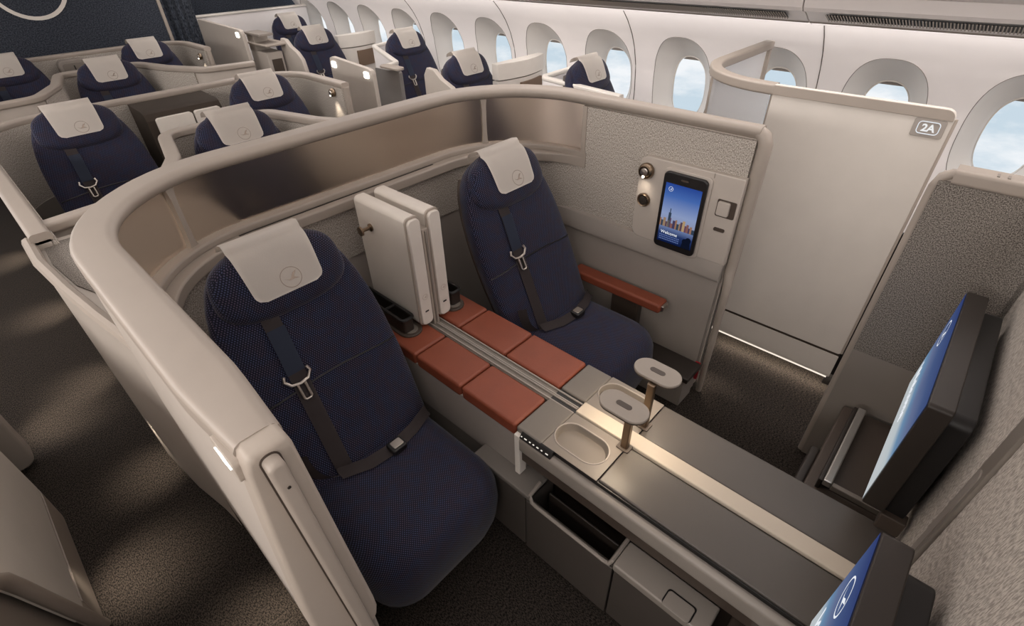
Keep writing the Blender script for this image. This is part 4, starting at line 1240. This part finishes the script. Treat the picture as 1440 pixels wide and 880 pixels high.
# aisle floor lights
for (x, y, tx, ty, e) in ((-2.25, -.035, -2.27, -.10, 6.5), (-1.18, .03, -1.22, -.06, 9), (-3.20, -.05, -3.22, -.16, 8), (-4.15, -.05, -4.2, -.16, 10), (-5.3, -.05, -5.3, -.2, 10), (-1.1, 2.20, -1.1, 2.3, 3)):
    spot('floor_light', (x, y, .30), (tx, ty, 0), e, 78, 1.0)
spot('floor_light', (-1.80, -.40, .30), (-1.78, -.30, 0), 9, 84, 1.0)
spot('floor_light', (-3.0, -.42, .30), (-3.0, -.32, 0), 8, 84, 1.0)
spot('floor_light', (-.66, 2.17, .24), (-.56, 2.14, 0), 2.2, 70, .9)
area('door_sill_glow', (-.40, 2.545, .080), (0, 0, 0), .62, .03, 2.2, (1, .86, .70))
# reading lamps
spot('reading_lamp_beam', (-1.067, 2.005, 1.100), (-1.065, 2.05, 1.02), .5, 80, .9)
spot('reading_lamp_beam', (-3.77, 2.02, 1.04), (-3.74, 2.07, .85), 3.0, 60, .8)
spot('reading_lamp_beam', (-6.32, 2.02, 1.025), (-6.29, 2.07, .85), 3.0, 60, .8)

# sky outside the windows
w = bpy.data.worlds.new('sky'); SC.world = w; w.use_nodes = True; nt = w.node_tree
bg = nt.nodes['Background']
tc = N(nt, 'ShaderNodeTexCoord'); mp = N(nt, 'ShaderNodeMapping'); mp.inputs['Scale'].default_value = (2.2, 2.2, 6.0)
nt.links.new(tc.outputs['Generated'], mp.inputs['Vector'])
nz = N(nt, 'ShaderNodeTexNoise'); setin(nz, Scale=2.4, Detail=6.0, Roughness=.6)
nt.links.new(mp.outputs[0], nz.inputs['Vector'])
cr = N(nt, 'ShaderNodeValToRGB')
cr.color_ramp.elements[0].position = .42; cr.color_ramp.elements[0].color = (.60, .71, .79, 1)
cr.color_ramp.elements[1].position = .60; cr.color_ramp.elements[1].color = (.93, .945, .96, 1)
nt.links.new(nz.outputs['Fac'], cr.inputs[0]); nt.links.new(cr.outputs[0], bg.inputs['Color'])
bg.inputs['Strength'].default_value = 1.0

# ================================================================= camera
cam = bpy.data.cameras.new('camera'); co = bpy.data.objects.new('camera', cam); COL.objects.link(co)
P0 = (720., 440.); v1 = (-228., -68.); v3 = (1548., -115.)
f = math.sqrt(-((v1[0] - P0[0]) * (v3[0] - P0[0]) + (v1[1] - P0[1]) * (v3[1] - P0[1])))
Xc = -Vector((v1[0] - P0[0], v1[1] - P0[1], f)).normalized()
Yc = Vector((v3[0] - P0[0], v3[1] - P0[1], f)).normalized()
Zc = Xc.cross(Yc)
right = Vector((Xc.x, Yc.x, Zc.x)); down = Vector((Xc.y, Yc.y, Zc.y)); fwd = Vector((Xc.z, Yc.z, Zc.z))
m = Matrix((right, -down, -fwd)).transposed().to_4x4(); m.translation = (0, 0, 2.0)
co.matrix_world = m
cam.sensor_fit = 'HORIZONTAL'; cam.sensor_width = 36.0; cam.lens = f / 1440 * 36.0
cam.clip_start = .02; cam.clip_end = 100
SC.camera = co
SC.view_settings.view_transform = 'Standard'
SC.view_settings.look = 'None'
SC.view_settings.exposure = 0.0
SC.view_settings.gamma = 1.0
SC.view_settings.use_curve_mapping = False
try:
    SC.cycles.use_denoising = True
    SC.cycles.max_bounces = 10
    SC.cycles.sample_clamp_indirect = 6.0
except Exception:
    pass
